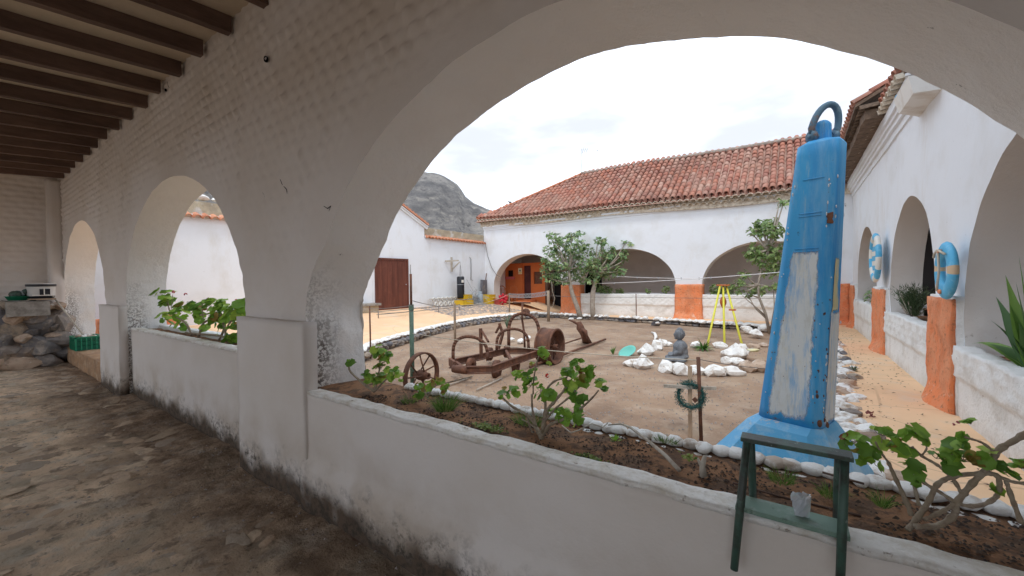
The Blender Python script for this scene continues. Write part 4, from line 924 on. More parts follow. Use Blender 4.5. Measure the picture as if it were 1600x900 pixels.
# ================================================================ RUSTY MACHINERY
def sag(P, Q, s, n=14): return [P.lerp(Q, i/n)-Vector((0, 0, s*4*(i/n)*(1-i/n))) for i in range(n+1)]
plough = thing('rusty_plough', 'rusty wheeled plough frame with three iron hoops lying on the bare soil', 'plough', G(780, 585, -.15))
zt = .14
nr_ = [G(711, 571, zt), G(727, 573, zt), G(769, 572, zt), G(800, 561, zt), G(845, 546, zt)]
fr_ = [G(703, 565, zt), G(711, 561, zt), G(760, 551, zt), G(790, 544, zt), G(835, 544, zt), G(845, 546, zt)]
def channel(pts, nm, ht=.11, w_=.05):
    for a, b_ in zip(pts, pts[1:]):
        pass
    mb = MB()
    for a, b_ in zip(pts, pts[1:]):
        a1, b1 = Vector(a), Vector(b_); mb.bar(a1, b1, w_, .014); mb.bar(a1-Vector((0, 0, ht)), b1-Vector((0, 0, ht)), w_, .012); mb.bar(a1-Vector((0, 0, ht/2)), b1-Vector((0, 0, ht/2)), .012, ht-.03)
    return mb.build(nm, 'rust', plough)
channel(nr_, 'side_rail'); channel(fr_, 'side_rail')
MB().bar(fr_[0], nr_[0], .05, .13).build('nose_plate', 'rust', plough, False, bevel=.008)
MB().tube([nr_[0]+Vector((-.02, -.02, -.05)), nr_[1]+Vector((.03, .0, -.05))], .062, 12).build('nose_sleeve', 'rust', plough, True)
for f, g_ in ((1, 1), (3, 3)): MB().bar(nr_[f]-Vector((0, 0, .05)), fr_[g_]-Vector((0, 0, .05)), .05, .05).build('cross_bar', 'rust', plough)
def iron_hoop(A, B, apx, nm='hoop', r=.034, flat=.55, n=18):
    T = AV(apx[0], apx[1], A, B) if (B-A).length > .2 else AD(apx[0], apx[1], (A-O).dot(CF))
    ht = T.z-(A.z+B.z)/2; mid = T-Vector((0, 0, ht)); pts = []
    s = (mid-A).dot((B-A))/((B-A).length_squared)
    for i in range(n+1):
        q = math.pi*(1-i/n); u = .5+.5*math.cos(q)*1.0
        u = u**(math.log(max(.2, min(.8, s)))/math.log(.5)); p = A.lerp(B, u); p = Vector((p.x, p.y, p.z+ht*math.sin(q)**flat)); pts.append(p)
    mb = MB()
    for a, b_ in zip(pts, pts[1:]): mb.bar(a, b_+(b_-a).normalized()*.006, r*1.5, r*.8, up=(B-A).cross(Vector((0, 0, 1))).normalized())
    return mb.build(nm, 'rust', plough, True)
iron_hoop(G(708, 562, zt), G(762, 563, zt), (732, 526)); iron_hoop(G(776, 548, zt), G(826, 546, zt), (800, 514))
iron_hoop(G(795, 542, zt), G(843, 544, zt), (817, 490), flat=.42, r=.04)
def plain_wheel(c, ax, R, w_, nm):
    o = MB().lathe(c-Vector(ax)*w_/2, [(R*.45, 0), (R*.5, .0), (R, 0), (R, w_), (R*.5, w_), (R*.45, w_)], 20, Vector(ax)).hoop(c, ax, R*.5, w_*.9, .02, 20).build(nm, 'rust', plough, True)
    return o
for px, py, R in ((736, 572, .15), (776, 577, .16), (806, 570, .14), (765, 553, .13), (792, 549, .13)):
    c = G(px, py, -.02 if py > 565 else .06); plain_wheel(c, Vector((.95, .25, 0)).normalized(), R, .07, 'roller')
MB().bar(G(752, 560, .12), AV(751, 513, G(752, 560, .12), G(790, 562, .12)), .045, .045, Vector((1, 0, 0))).build('lever', 'rust', plough)
MB().bar(AD(753, 517, 7.2), AD(763, 534, 7.0), .045, .03, Vector((1, 0, 0))).build('lever_arm', 'rust', plough)
MB().bar(AD(779, 545, 8.2), AD(786, 520, 8.2), .05, .04, Vector((1, 0, 0))).bar(AD(786, 522, 8.2), AD(780, 505, 8.2), .045, .04, Vector((1, 0, 0))).bar(AD(781, 508, 8.2), AD(775, 520, 8.3), .05, .03, Vector((1, 0, 0))).build('lever', 'rust', plough)
b0 = G(820, 545, .1); 
MB().tube([b0, AD(819, 520, 8.3), AD(816, 500, 8.3), AD(816, 473, 8.3)], .022, 8).build('steering_post', 'rust', plough, True)
MB().tube([AD(801, 473, 8.3), AD(829, 473, 8.3)], .018, 8).build('handle_bar', 'rust', plough, True)
dc = AD(822, 488, 8.4); MB().lathe(dc, [(0, -.05), (.075, -.05), (.085, 0), (.075, .05), (0, .05)], 16, Vector((.3, -.95, 0)).normalized()).build('gear_drum', 'rust', plough, True)
def spoked(name, label, c, R, width, hubR, hubL, nsp, group=None, seam=0):
    t = thing(name, label, 'wheel', (c.x, c.y, c.z-R), group); ax = Vector((.995, .05, 0)).normalized()
    MB().hoop(c, ax, R, width, .022, 48).build('rim', 'rust', t, True)
    if seam: 
        for s in (-1, 1): MB().hoop(c+ax*(s*width/2), ax, R+.012, .03, .04, 48).build('rim_flange', 'rust', t, True)
    MB().lathe(c, [(0, -hubL/2), (hubR*.6, -hubL/2), (hubR*.7, -hubL*.2), (hubR, -hubL*.15), (hubR, hubL*.15), (hubR*.7, hubL*.2), (hubR*.6, hubL/2), (hubR*.35, hubL/2), (hubR*.3, hubL*.3), (0, hubL*.3)], 16, ax).build('hub', 'rust', t, True)
    a = ax.orthogonal().normalized(); b_ = ax.cross(a)
    for i in range(nsp):
        q = 2*math.pi*(i+.3)/nsp; d = a*math.cos(q)+b_*math.sin(q); off = ax*(hubL*.22*(1 if i % 2 else -1))
        MB().tube([c+off+d*hubR*.7, c+d*(R-.02)], .0105, 6).build('spoke', 'rust', t, True)
    return t
wc = AD(659, 586, 5.65); spoked('spoked_wheel', 'rusty spoked iron wheel standing behind the green pipe post', wc, .32, .075, .075, .26, 9)
wd = AD(859, 524, 8.0); wd.z = -.15+.345; spoked('drum_wheel', 'wide rusty spoked drum wheel at the far end of the plough', wd, .345, .30, .07, .34, 16, seam=1)
def rod(name, label, cat, pts, r, material, n=8, wob=0, group=None):
    o = MB().tube(pts, r, n, wob=wob).build(name, material, None, True); return tag(o, label, cat, group)
rod('iron_pipe', 'long rusty iron pipe lying on the soil from the plough to the driftwood', 'pipe', [G(828, 573, -.10), G(946, 530, -.10)], .028, 'rust')
rod('iron_bar', 'shorter rusty bar lying on the soil behind the drum wheel', 'bar', [G(872, 540, -.12), G(908, 528, -.12)], .018, 'rust')
rod('wooden_stick', 'thin stick lying on the soil below the nose of the plough', 'stick', [G(690, 605, -.12), G(715, 597, -.12), G(738, 588, -.12)], .012, 'grey_wood')
rod('wooden_lath', 'thin pale lath lying on the soil in front of the plough rollers', 'lath', [G(745, 609, -.125), G(784, 591, -.125)], .012, 'grey_wood')
# ================================================================ POSTS AND WIRES
def post(name, label, px, ytop, ybase, r, material, z0=-.15, split=None):
    b_ = G(px, ybase, z0); t = thing(name, label, 'post', b_); topp = AD(px, ytop, (b_-O).dot(CF)); topp.x, topp.y = b_.x, b_.y
    if split:
        m_ = AD(px, split, (b_-O).dot(CF)); m_.x, m_.y = b_.x, b_.y
        MB().tube([b_-Vector((0, 0, .2)), m_], r, 10).build('lower_pipe', material, t, True); MB().tube([m_, topp], r*.55, 8).build('upper_rod', 'rust', t, True)
        MB().tube([topp, topp+Vector((0, 0, .13))], r*.14, 5).build('wire_tip', 'wire', t, True); MB().lathe(m_, [(r*1.15, -.05), (r*1.15, .03)], 10).build('collar', material, t, True)
    else: MB().tube([b_-Vector((0, 0, .2)), b_.lerp(topp, .5)+Vector((.006, 0, 0)), topp], [r*1.04, r, r*.95], 9, wob=.15 if 'wood' in material else 0).build('shaft', material, t, True)
    return topp
P_green = post('pipe_post', 'green painted pipe post with thin rusty upper rod beside the spoked wheel', 645, 428, 622, .031, 'green_pipe', split=479)
P_rust = post('iron_post', 'thin rusty post beside the rough white arch corner', 579, 478, 560, .018, 'rust')
P_w1 = post('wooden_post', 'pale weathered wooden stake left of the plough on the kerb', 711, 474, 536, .032, 'wood')
P_w2 = post('wooden_post', 'thick pale wooden post standing behind the drum wheel', 857, 454, 497, .055, 'wood', 0)
P_w3 = post('wooden_post', 'thin pale stake between the plough levers and the orange room', 796, 458, 492, .030, 'wood', 0)
P_thin = post('iron_post', 'thin straight rod in the soil before the white planter wall', 994, 459, 501, .018, 'rust')
# rebar stake and cross
rb = G(1096, 688, -.15); rt = AD(1091, 558, (rb-O).dot(CF)); P_reb = rt
rod('rusty_stake', 'dark rusty iron stake standing right in front of the small wooden cross', 'stake', [rb-Vector((0, 0, .1)), rb.lerp(rt, .5), rt], .019, 'rust', wob=.2)
cb = G(1078, 690, -.15)+Vector((-.02, .12, 0)); ct = AD(1078, 572, (cb-O).dot(CF)); cr_ = thing('wooden_cross', 'small cross of pale laths stuck in the soil with a green wreath hung on it', 'cross', cb)
MB().bar(cb-Vector((0, 0, .1)), ct, .012, .040, Vector((1, 0, 0))).build('upright', 'lath', cr_)
dcr = (cb-O).dot(CF)-.03; MB().bar(AD(1037, 603, dcr), AD(1119, 607, dcr), .014, .034).build('cross_arm', 'grey_wood', cr_)
wr = thing('wreath', 'dark green artificial pine wreath hanging on the small wooden cross', 'wreath', AD(1079, 618, dcr-.03)); wcn = AD(1079, 618, dcr-.03)
rr = wb = MB(); axw = (O-wcn).normalized(); a = axw.orthogonal().normalized(); b_ = axw.cross(a)
for i in range(1500):
    q = random.uniform(0, 6.283); rr_ = .118+random.gauss(0, .019); p = wcn+(a*math.cos(q)+b_*math.sin(q))*rr_+axw*random.gauss(0, .012)
    d = Vector((random.gauss(0, 1), random.gauss(0, 1), random.gauss(0, 1))).normalized()*.024; s = d.orthogonal().normalized()*.0035
    wb.add([p-s, p+s, p+d], [(0, 1, 2)])
MB().ring(wcn, axw, .118, .013, 28, 6).build('wire_ring', 'wreath', wr, True); tag(wb.build('needles', 'wreath', wr), kind='stuff')
MB().bar(wcn+Vector((.03, -.01, -.02)), wcn+Vector((.06, -.01, -.05)), .02, .04).build('ribbon', 'rust', wr)
def wire(label, pts, r=.004, name='fence_wire', cat='wire', material='wire'):
    o = MB().tube(pts, r, 5).build(name, material, None, True); return tag(o, label, cat)
gz = lambda P, z: Vector((P.x, P.y, z))
wire('pale rope slung low from the green pipe post across the plough to the rusty stake', sag(AD(645, 521, 5.3), rt-Vector((0, 0, .03)), .05), .005, material='rope')
wire('wire running right from the rusty stake towards the blue column', sag(rt-Vector((0, 0, .02)), Vector((.0, 5.6, .45)), .03), .004)
wire('upper wire between the rusty post and the green pipe post', sag(gz(P_rust, P_rust.z-.05), AD(645, 477, 5.3), .02), .005)
wire('lower wire between the rusty post and the green pipe post', sag(gz(P_rust, P_rust.z-.12), AD(645, 486, 5.3), .03), .005)
wire('wire from the green pipe post to the pale stake left of the plough', sag(AD(645, 470, 5.3), gz(P_w1, P_w1.z-.05), .05), .005)
wire('upper wire from the pale stake to the thick wooden post', sag(gz(P_w1, P_w1.z-.06), gz(P_w3, P_w3.z-.04), .12), .007, material='rope')
wire('wire along the far kerb from the thick wooden post to the thin rod', sag(gz(P_w2, P_w2.z-.2), gz(P_thin, P_thin.z-.13), .03), .008)
wire('wire from the thin rod along the white planters towards the corner', sag(gz(P_thin, P_thin.z-.13), Vector((.6, 14.5, .9)), .03), .008)
cl_ = thing('knotted_net', 'knotted grey net edge hanging between the stake and the thick wooden post', 'net', P_w3)
pp = sag(gz(P_w3, P_w3.z-.02), gz(P_w2, P_w2.z-.02), .06, 26); pq = [p-Vector((0, 0, .16)) for p in pp]
nm_ = MB().tube(pp, .008, 5).tube(pq, .008, 5)
for i in range(26): nm_.tube([pp[i], pq[i+1]], .008, 4); nm_.tube([pq[i], pp[i+1]], .008, 4)
nm_.build('mesh_band', 'grey_metal', cl_)
# clothes lines with pegs
def line(label, P, Q, s, pegs):
    t = thing('clothes_line', label, 'clothes line', P); pts = sag(P, Q, s, 20); MB().tube(pts, .011, 5).build('cord', 'line', t, True)
    for k in pegs: MB().box(pts[k]-Vector((.012, .012, .05)), pts[k]+Vector((.012, .012, .04))).build('peg', 'grey_metal', t)
line('upper clothes line with pegs in front of the far arches', AY(935, 430, 15.9), AY(1102, 435, 15.9), .04, (4, 8, 12, 16, 19))
line('lower clothes line rising to the right in front of the far arches', AY(930, 443, 15.6), AY(1235, 424, 12.6), .05, (3, 14))
# ================================================================ TRIPOD
tp = thing('yellow_tripod', 'yellow three legged lifting frame with a rusty orange hook block', 'tripod', G(1132, 538, -.15))
ap = AD(1130, 447, 11.3)
for i, (px, py, tx) in enumerate(((1105, 541, 1125), (1132, 539, 1130), (1160, 541, 1135))):
    f = G(px, py, -.16); t_ = AD(tx, 447, 11.3)
    MB().tube([f, t_], .027, 8).build('leg', 'yellow' if i != 1 else 'yellow', tp, True)
MB().box(ap-Vector((.16, .09, -.01)), ap+Vector((.16, .09, .045))).build('head_plate', 'orange_iron', tp)
MB().lathe(ap-Vector((0, .02, .46)), [(0, -.19), (.03, -.15), (.085, -.02), (.085, .05), (.05, .15), (0, .18)], 10).build('hook_block', 'orange_iron', tp, True)
for k in range(5): MB().ring(ap-Vector((0, .02, .05+.05*k)), Vector((1, 0, 0)) if k % 2 else Vector((0, 1, 0)), .022, .008, 12, 5).build('chain_link', 'rust', tp, True)
cc = G(1159, 541, -.16).lerp(AD(1135, 447, 11.3), .57); MB().box(cc-Vector((.08, .06, .02)), cc+Vector((.08, .06, .02))).build('clamp', 'orange_iron', tp)
# ================================================================ STATUE
def from_meta(els, name, res=.012):
    mbd = bpy.data.metaballs.new(name); mbd.resolution = res; mbd.render_resolution = res; mbd.threshold = .12
    ob = bpy.data.objects.new(name, mbd); col.objects.link(ob)
    for (c, r, s, rt_) in els:
        e = mbd.elements.new(type='ELLIPSOID'); e.co = c; e.radius = r*1.45; e.size_x, e.size_y, e.size_z = s
        if rt_: e.rotation = rt_
    dg = bpy.context.evaluated_depsgraph_get(); me = bpy.data.meshes.new_from_object(ob.evaluated_get(dg)); bpy.data.objects.remove(ob); return me
from mathutils import Euler
def EU(x, y, z): return Euler((rad(x), rad(y), rad(z))).to_quaternion()
# local frame: faces -X, x forward(-), y sideways, z up; height .68
S = []
def el(x, y, z, sx, sy, sz, e=None): S.append(((x, y, z), 1.0, (sx, sy, sz), e))
SB = G(1062, 564, -.15)
el(0, 0, .10, .12, .15, .07); el(.01, 0, .20, .10, .115, .10); el(.01, 0, .31, .095, .125, .10); el(.01, 0, .385, .06, .11, .045)
el(0, 0, .43, .035, .035, .04)
for s in (-1, 1):
    el(-.05, .14*s, .055, .15, .065, .05, EU(0, 0, 32*s)); el(-.14, .10*s, .045, .07, .12, .042, EU(0, 0, 10*s))
    el(.015, .145*s, .30, .042, .042, .11, EU(6*s, 0, 0)); el(-.035, .14*s, .195, .08, .036, .036, EU(0, -38, 18*s)); el(-.115, .06*s, .135, .055, .06, .026, EU(0, 0, 30*s))
els_ = [((a[0][0], a[0][1], a[0][2]), a[1], a[2], a[3]) for a in S]
bod = from_meta(els_, 'body', .022)
stt = thing('seated_statue', 'grey stone statue of a seated meditating figure inside the ring of white stones', 'statue', SB)
R_ = Matrix.Translation(SB) @ Matrix.Rotation(rad(12), 4, 'Z') @ Matrix.Scale(1.0, 4)
def sc_to(me, zmax, z0=0):
    zs = [v.co.z for v in me.vertices]; a, b_ = min(zs), max(zs)
    for v in me.vertices: v.co.z = z0+(v.co.z-a)/(b_-a)*(zmax-z0)
    xs = [abs(v.co.x) for v in me.vertices]
sc_to(bod, .45); ys = [v.co.x for v in bod.vertices]; kx = .45/(max(ys)-min(ys))
for v in bod.vertices: v.co.x *= kx; v.co.y *= kx
bod.transform(R_); link('body', bod, 'statue', stt, True)
hd = MB().ball((0, 0, .535), .098, .088, .112, 18, 14); hd.ball((.006, 0, .635), .05, .05, .04, 12, 8); hd.ball((-.096, 0, .525), .018, .013, .03, 8, 6); hd.ball((-.083, 0, .485), .022, .024, .012, 8, 5); hd.ball((-.068, 0, .452), .03, .034, .022, 8, 5)
for s in (-1, 1): hd.ball((.0, .089*s, .51), .022, .011, .055, 8, 6); hd.ball((-.082, .034*s, .548), .014, .018, .007, 8, 5)
hd.v = [tuple(R_ @ Vector(v)) for v in hd.v]; hd.build('head', 'statue', stt, True)
cu = MB()
for i in range(130):
    ph = math.acos(1-1.15*random.random()); q = random.uniform(0, 6.28); p = Vector((.098*math.sin(ph)*math.cos(q)+.006, .088*math.sin(ph)*math.sin(q), .535+.112*math.cos(ph)))
    if p.x < -.04 and p.z < .60: continue
    cu.ball(R_ @ p, .0095, None, None, 6, 4)
tag(cu.build('hair_curls', 'statue', stt, True), kind='stuff')
# ================================================================ RING OF WHITE STONES (each liftable)
ringS = [ # px, py(base), width px, height factor, label
 (984, 574, 20, .6, 'white stone at the far left of the ring, next to the turquoise dish'),
 (999, 578, 28, .75, 'large white stone at the front left of the ring'),
 (1039, 583, 26, .7, 'pointed white stone below the statue, second of the front row'),
 (1065, 588, 26, .75, 'white stone just left of the small wooden cross'),
 (1089, 586, 22, .6, 'white stone half hidden behind the rusty stake'),
 (1114, 589, 27, .6, 'white stone with dark veins right of the rusty stake'),
 (1142, 588, 30, .5, 'flat white stone at the right end of the front row'),
 (1008, 556, 24, .7, 'white stone on the left flank of the ring behind the turquoise dish'),
 (1025, 548, 20, .8, 'tall white stone on the left flank nearest the statue'),
 (1035, 541, 14, .8, 'small white stone at the back left of the ring'),
 (1044, 541, 11, .6, 'smallest white stone behind the statue'),
 (1085, 544, 16, .6, 'white stone between the statue and the spiky plant'),
 (1124, 545, 18, .6, 'grey white stone right of the spiky plant'),
 (1148, 562, 36, .6, 'broad white boulder on the right side of the ring'),
 (1134, 568, 17, .6, 'small white stone in front of the broad boulder'),
 (1161, 551, 16, .8, 'upright white stone behind the broad boulder'),
 (1153, 570, 20, .5, 'flat white stone beside the brown boulders')]
for i, (px, py, wpx, hf, lab) in enumerate(ringS):
    p = G(px, py, -.15); d = (p-O).dot(CF); s = wpx*d/FPX*1.28
    o = copy_of(RW[i % 6], 'white_stone', p+Vector((0, s*.3, s*hf*.30)), (random.uniform(-.15, .15), random.uniform(-.15, .15), random.uniform(-.6, .6)), (s, s*.8, s*hf*1.25)); tag(o, lab, 'stone', 'white stones ringing the statue')
for i, (px, py, wpx, hf, lab) in enumerate([(1168, 582, 26, .8, 'brown boulder at the right of the ring, left of its pair'), (1185, 582, 26, .9, 'brown boulder at the right of the ring beside the blue column'), (1177, 546, 18, .6, 'tan stone behind the brown boulders'), (1192, 543, 16, .5, 'tan stone far behind the brown boulders by the blue column')]):
    p = G(px, py, -.15); d = (p-O).dot(CF); s = wpx*d/FPX*1.1
    tag(copy_of(RT[i % 3], 'brown_stone', p+Vector((0, s*.3, s*hf*.3)), (0, 0, i*1.3), (s, s*.85, s*hf*1.2)), lab, 'stone', 'brown stones beside the ring')
p = G(1177, 566, -.15)+Vector((0, .1, .22)); tag(copy_of(rock_mesh(88, 'yellow_patch', .5, .2), 'yellow_stone', p, (0, 0, .3), (.24, .2, .13)), 'flat yellow painted stone lying on the brown boulders', 'stone')
for i, (px, py, s, lab) in enumerate([(1168, 520, .42, 'big white rock at the foot of the fig tree, leftmost'), (1180, 526, .40, 'big white rock at the foot of the fig tree, nearest'), (1192, 517, .38, 'big white rock at the foot of the fig tree beside the column')]):
    tag(copy_of(RW[i], 'white_rock', G(px, py, -.1)+Vector((0, .1, .08)), rnd_rot(), (s, s*.9, s*.7)), lab, 'rock')
for i, (px, py, s, lab) in enumerate([(813, 535, .26, 'white rock on the soil left of the drum wheel'), (824, 530, .24, 'white rock half behind the steering post'), (800, 532, .18, 'small white rock behind the middle hoop'), (892, 500, .24, 'white rock at the upper end of the driftwood'), (905, 499, .22, 'white rock just behind the driftwood')]):
    tag(copy_of(RW[(i+2) % 6], 'white_rock', G(px, py, -.12)+Vector((0, 0, .04)), rnd_rot(), (s, s*.8, s*.6)), lab, 'rock')
for i, (px, py, s, m_, lab) in enumerate([(1022, 509, .42, 0, 'dark rock heaped against the far kerb'), (1029, 500, .32, 0, 'smaller dark rock on the heap by the far kerb'), (1026, 512, .2, 1, 'white rock in front of the dark heap by the far kerb')]):
    tag(copy_of((RBS if m_ == 0 else RW)[i], 'rock', G(px, py, -.15)+Vector((0, .1, .05+.05*i)), rnd_rot(), (s, s*.8, s*.5)), lab, 'rock')
# dish, driftwood, curved white rib
dp = G(980, 556, -.15); ds = thing('plastic_dish', 'shallow turquoise plastic dish tilted on the soil left of the stone ring', 'dish', dp)
dm = MB().lathe((0, 0, 0), [(0, 0), (.10, .0), (.165, .035), (.20, .05), (.20, .058), (.16, .045), (.10, .010), (0, .010)], 28, sy=.8)
mm = Matrix.Translation(dp+Vector((0, .05, .05))) @ Matrix.Rotation(rad(38), 4, 'X') @ Matrix.Rotation(rad(-8), 4, 'Y'); dm.v = [tuple(mm @ Vector(v)) for v in dm.v]; dm.build('bowl', 'turq', ds, True)
dw = MB().tube([G(917, 534, -.15), AD(913, 522, 9.9), AD(906, 512, 9.9), AD(904, 503, 9.9)], [.12, .10, .085, .045], 9, wob=.8).tube([AD(906, 508, 9.9), AD(897, 503, 9.9), AD(889, 500, 9.9)], [.05, .03, .02], 6, wob=.5).tube([AD(908, 514, 9.9), AD(915, 518, 9.8), AD(917, 527, 9.8)], [.05, .045, .03], 6, wob=.5)
dwt = thing('driftwood_stump', 'leaning rust brown driftwood stump beyond the drum wheel', 'stump', G(917, 534, -.15)); dw.build('stump', 'rust', dwt, True)
ribp = [G(1018, 519, -.13), G(1023, 521, -.10), G(1025, 526, -.10), G(1023, 531, -.13)]
rod('curved_bone', 'curved white rib bone lying on the soil behind the statue', 'bone', [ribp[0], ribp[1], ribp[2], ribp[3]], [.02, .04, .045, .02], 'stone_w')

# ================================================================ PLANTS
def leaf_round(name, material, n=11, cup=.18):
    mb = MB(); mb.v.append((0, 0, 0))
    for ring_, rr in ((0, .55), (1, 1.0)):
        for i in range(n):
            q = 2*math.pi*i/n + math.pi/2; r = rr*(1+(.09 if i % 2 else -.06)*ring_)
            if i == 0 and ring_: r = .45
            mb.v.append((r*math.cos(q), r*math.sin(q)*.92, cup*rr*rr + .07*math.sin(3*q)*ring_))
    for i in range(n): mb.f.append((0, 1+i, 1+(i+1) % n)); mb.f.append((1+i, 1+n+i, 1+n+(i+1) % n, 1+(i+1) % n))
    return smoothm(mb.mesh(name), material)
LG = [leaf_round('leaf', 'leaf', 14, c) for c in (.1, .25, -.15)]; LO = leaf_round('leaf', 'leaf_old', 9, .35)
def look_rot(nrm, spin):
    q = Vector(nrm).normalized().to_track_quat('Z', 'Y'); return (q.to_matrix() @ Matrix.Rotation(spin, 3, 'Z')).to_euler()
def geranium(label, base, stems, tips, size=.03, flowers=(), old=.08, nm='geranium', scat=None):
    """stems: lists of points with radii; tips: (point, leaves, spread)"""
    t = thing(nm, label, 'plant', base)
    for pts, r0, r1 in stems:
        # smooth and roughen the stem
        P = [Vector(p) for p in pts]; f = []
        for i in range(len(P)-1):
            p0, p1, p2, p3 = P[max(i-1, 0)], P[i], P[i+1], P[min(i+2, len(P)-1)]
            for k in range(5):
                u = k/5; f.append(.5*((2*p1)+(p2-p0)*u+(2*p0-5*p1+4*p2-p3)*u*u+(3*p1-p0-3*p2+p3)*u**3))
        f.append(P[-1]); m_ = len(f)
        MB().tube(f, [.85*lerp(r0, r1, i/(m_-1))*(1+.16*math.sin(i*2.3)+.1*math.sin(i*5.1)) for i in range(m_)], 7, wob=.2).build('stem', 'stem', t, True)
    pet = MB()
    for c, n, sp in tips:
        c = Vector(c)
        for k in range(n):
            d = Vector((random.gauss(0, 1), random.gauss(0, .8), random.gauss(.25, .8))).normalized(); p = c+d*sp*random.uniform(.45, 1.15)
            nr = (d*.7+Vector((0, -.35, .75))+noise.noise_vector(p*60)*.5).normalized(); s = size*1.4*random.uniform(.45, 1.2)
            copy_of(LO if random.random() < old*.6 else random.choice(LG), 'leaf', p, look_rot(nr, random.uniform(0, 6.3)), (s, s*random.uniform(.7, 1), s*random.uniform(.6, 2.2)), t)
            mid = c.lerp(p, .5)+Vector((0, 0, -.15*sp)); pet.tube([c, mid, p], .0011, 4, cap=False)
    if pet.v: tag(pet.build('petioles', 'stem', t, True), kind='stuff')
    for c, mt, s in flowers:
        fb = MB()
        for k in range(9):
            d = Vector((random.gauss(0, 1), random.gauss(0, 1), random.gauss(.3, .8))).normalized(); p = Vector(c)+d*s*.6; a = d.orthogonal().normalized()*s*.5; b_ = d.cross(a).normalized()*s*.5
            fb.add([p-a, p-b_, p+a, p+b_], [(0, 1, 2, 3)])
        fb.build('flower', mt, t)
    return t
Y = 1.66
q = lambda px, py, y=Y: AY(px, py, y)
# A: by the arch corner
base = q(585, 612, 1.60)
geranium('geranium with a bare hooked stem and bright leaf head beside the rough arch corner', base,
 [([base, q(565, 597, 1.58), q(547, 580, 1.58), q(546, 568, 1.58)], .010, .007), ([base, q(590, 590, 1.66), q(594, 570, 1.7), q(590, 550, 1.7)], .009, .006), ([base, q(598, 598), q(612, 585)], .008, .006), ([base, q(575, 602), q(600, 596)], .006, .005)],
 [(q(548, 566, 1.58), 4, .022), (q(590, 548, 1.7), 12, .045), (q(604, 556, 1.7), 10, .04), (q(596, 575, 1.68), 10, .045), (q(612, 583), 11, .045), (q(590, 594), 7, .04), (q(622, 588), 5, .035), (q(575, 590, 1.62), 4, .03)], .023)
# B: small one with yellowing leaves near the grass clump
base = q(668, 622, 1.62)
geranium('small geranium with yellowing leaves in front of the grass clump', base,
 [([base, q(664, 612), q(658, 604)], .006, .004), ([base, q(676, 606), q(690, 600)], .006, .004), ([q(690, 600, 1.7), q(715, 594, 1.75), q(738, 588, 1.8)], .005, .003)],
 [(q(656, 606), 7, .035), (q(672, 602), 6, .03), (q(684, 597), 4, .02), (q(697, 607), 5, .03), (q(650, 618), 4, .03)], .020, old=.3)
# C: centre shrub
base = q(846, 688, 1.60)
def s_(*p): return [q(*a) if len(a) == 3 else q(a[0], a[1]) for a in p]
geranium('branching geranium with one red flower in the middle of the near planter', base,
 [(s_((846, 688, 1.60), (838, 668), (826, 650), (800, 635), (786, 622)), .012, .006), (s_((846, 688, 1.60), (850, 662), (856, 640), (866, 628), (884, 606), (888, 594)), .012, .006),
  (s_((846, 688, 1.60), (858, 665), (880, 655), (905, 640), (925, 622), (935, 610)), .010, .004), (s_((846, 688, 1.60), (848, 664), (852, 640), (853, 612), (866, 596), (886, 590)), .010, .005),
  (s_((838, 668), (832, 640), (831, 616)), .008, .005), (s_((850, 660), (866, 640), (890, 620), (905, 604)), .007, .004), (s_((833, 616), (834, 592), (840, 562), (845, 552)), .005, .003), (s_((846, 676, 1.6), (828, 662), (815, 655)), .006, .004), (s_((846, 686, 1.60), (835, 682), (826, 660), (824, 645)), .008, .004)],
 [(q(788, 616), 6, .035), (q(798, 611), 4, .03), (q(782, 622), 2, .015), (q(808, 585), 5, .025), (q(822, 592), 6, .03), (q(830, 603), 9, .04), (q(845, 612), 8, .04), (q(858, 618), 6, .03), (q(833, 572), 3, .015), (q(847, 548), 3, .018), (q(856, 563), 3, .02), (q(882, 582), 7, .035), (q(900, 574), 6, .03), (q(912, 588), 8, .035), (q(905, 598), 7, .035), (q(925, 585), 3, .02), (q(936, 600), 3, .02), (q(943, 612), 3, .018), (q(888, 616), 5, .03), (q(905, 625), 4, .03), (q(902, 637), 3, .02), (q(880, 600), 4, .03), (q(880, 648), 7, .04), (q(905, 655), 5, .035), (q(862, 650), 4, .03)], .020,
 flowers=[(q(855, 587, 1.62), 'petal', .014)])
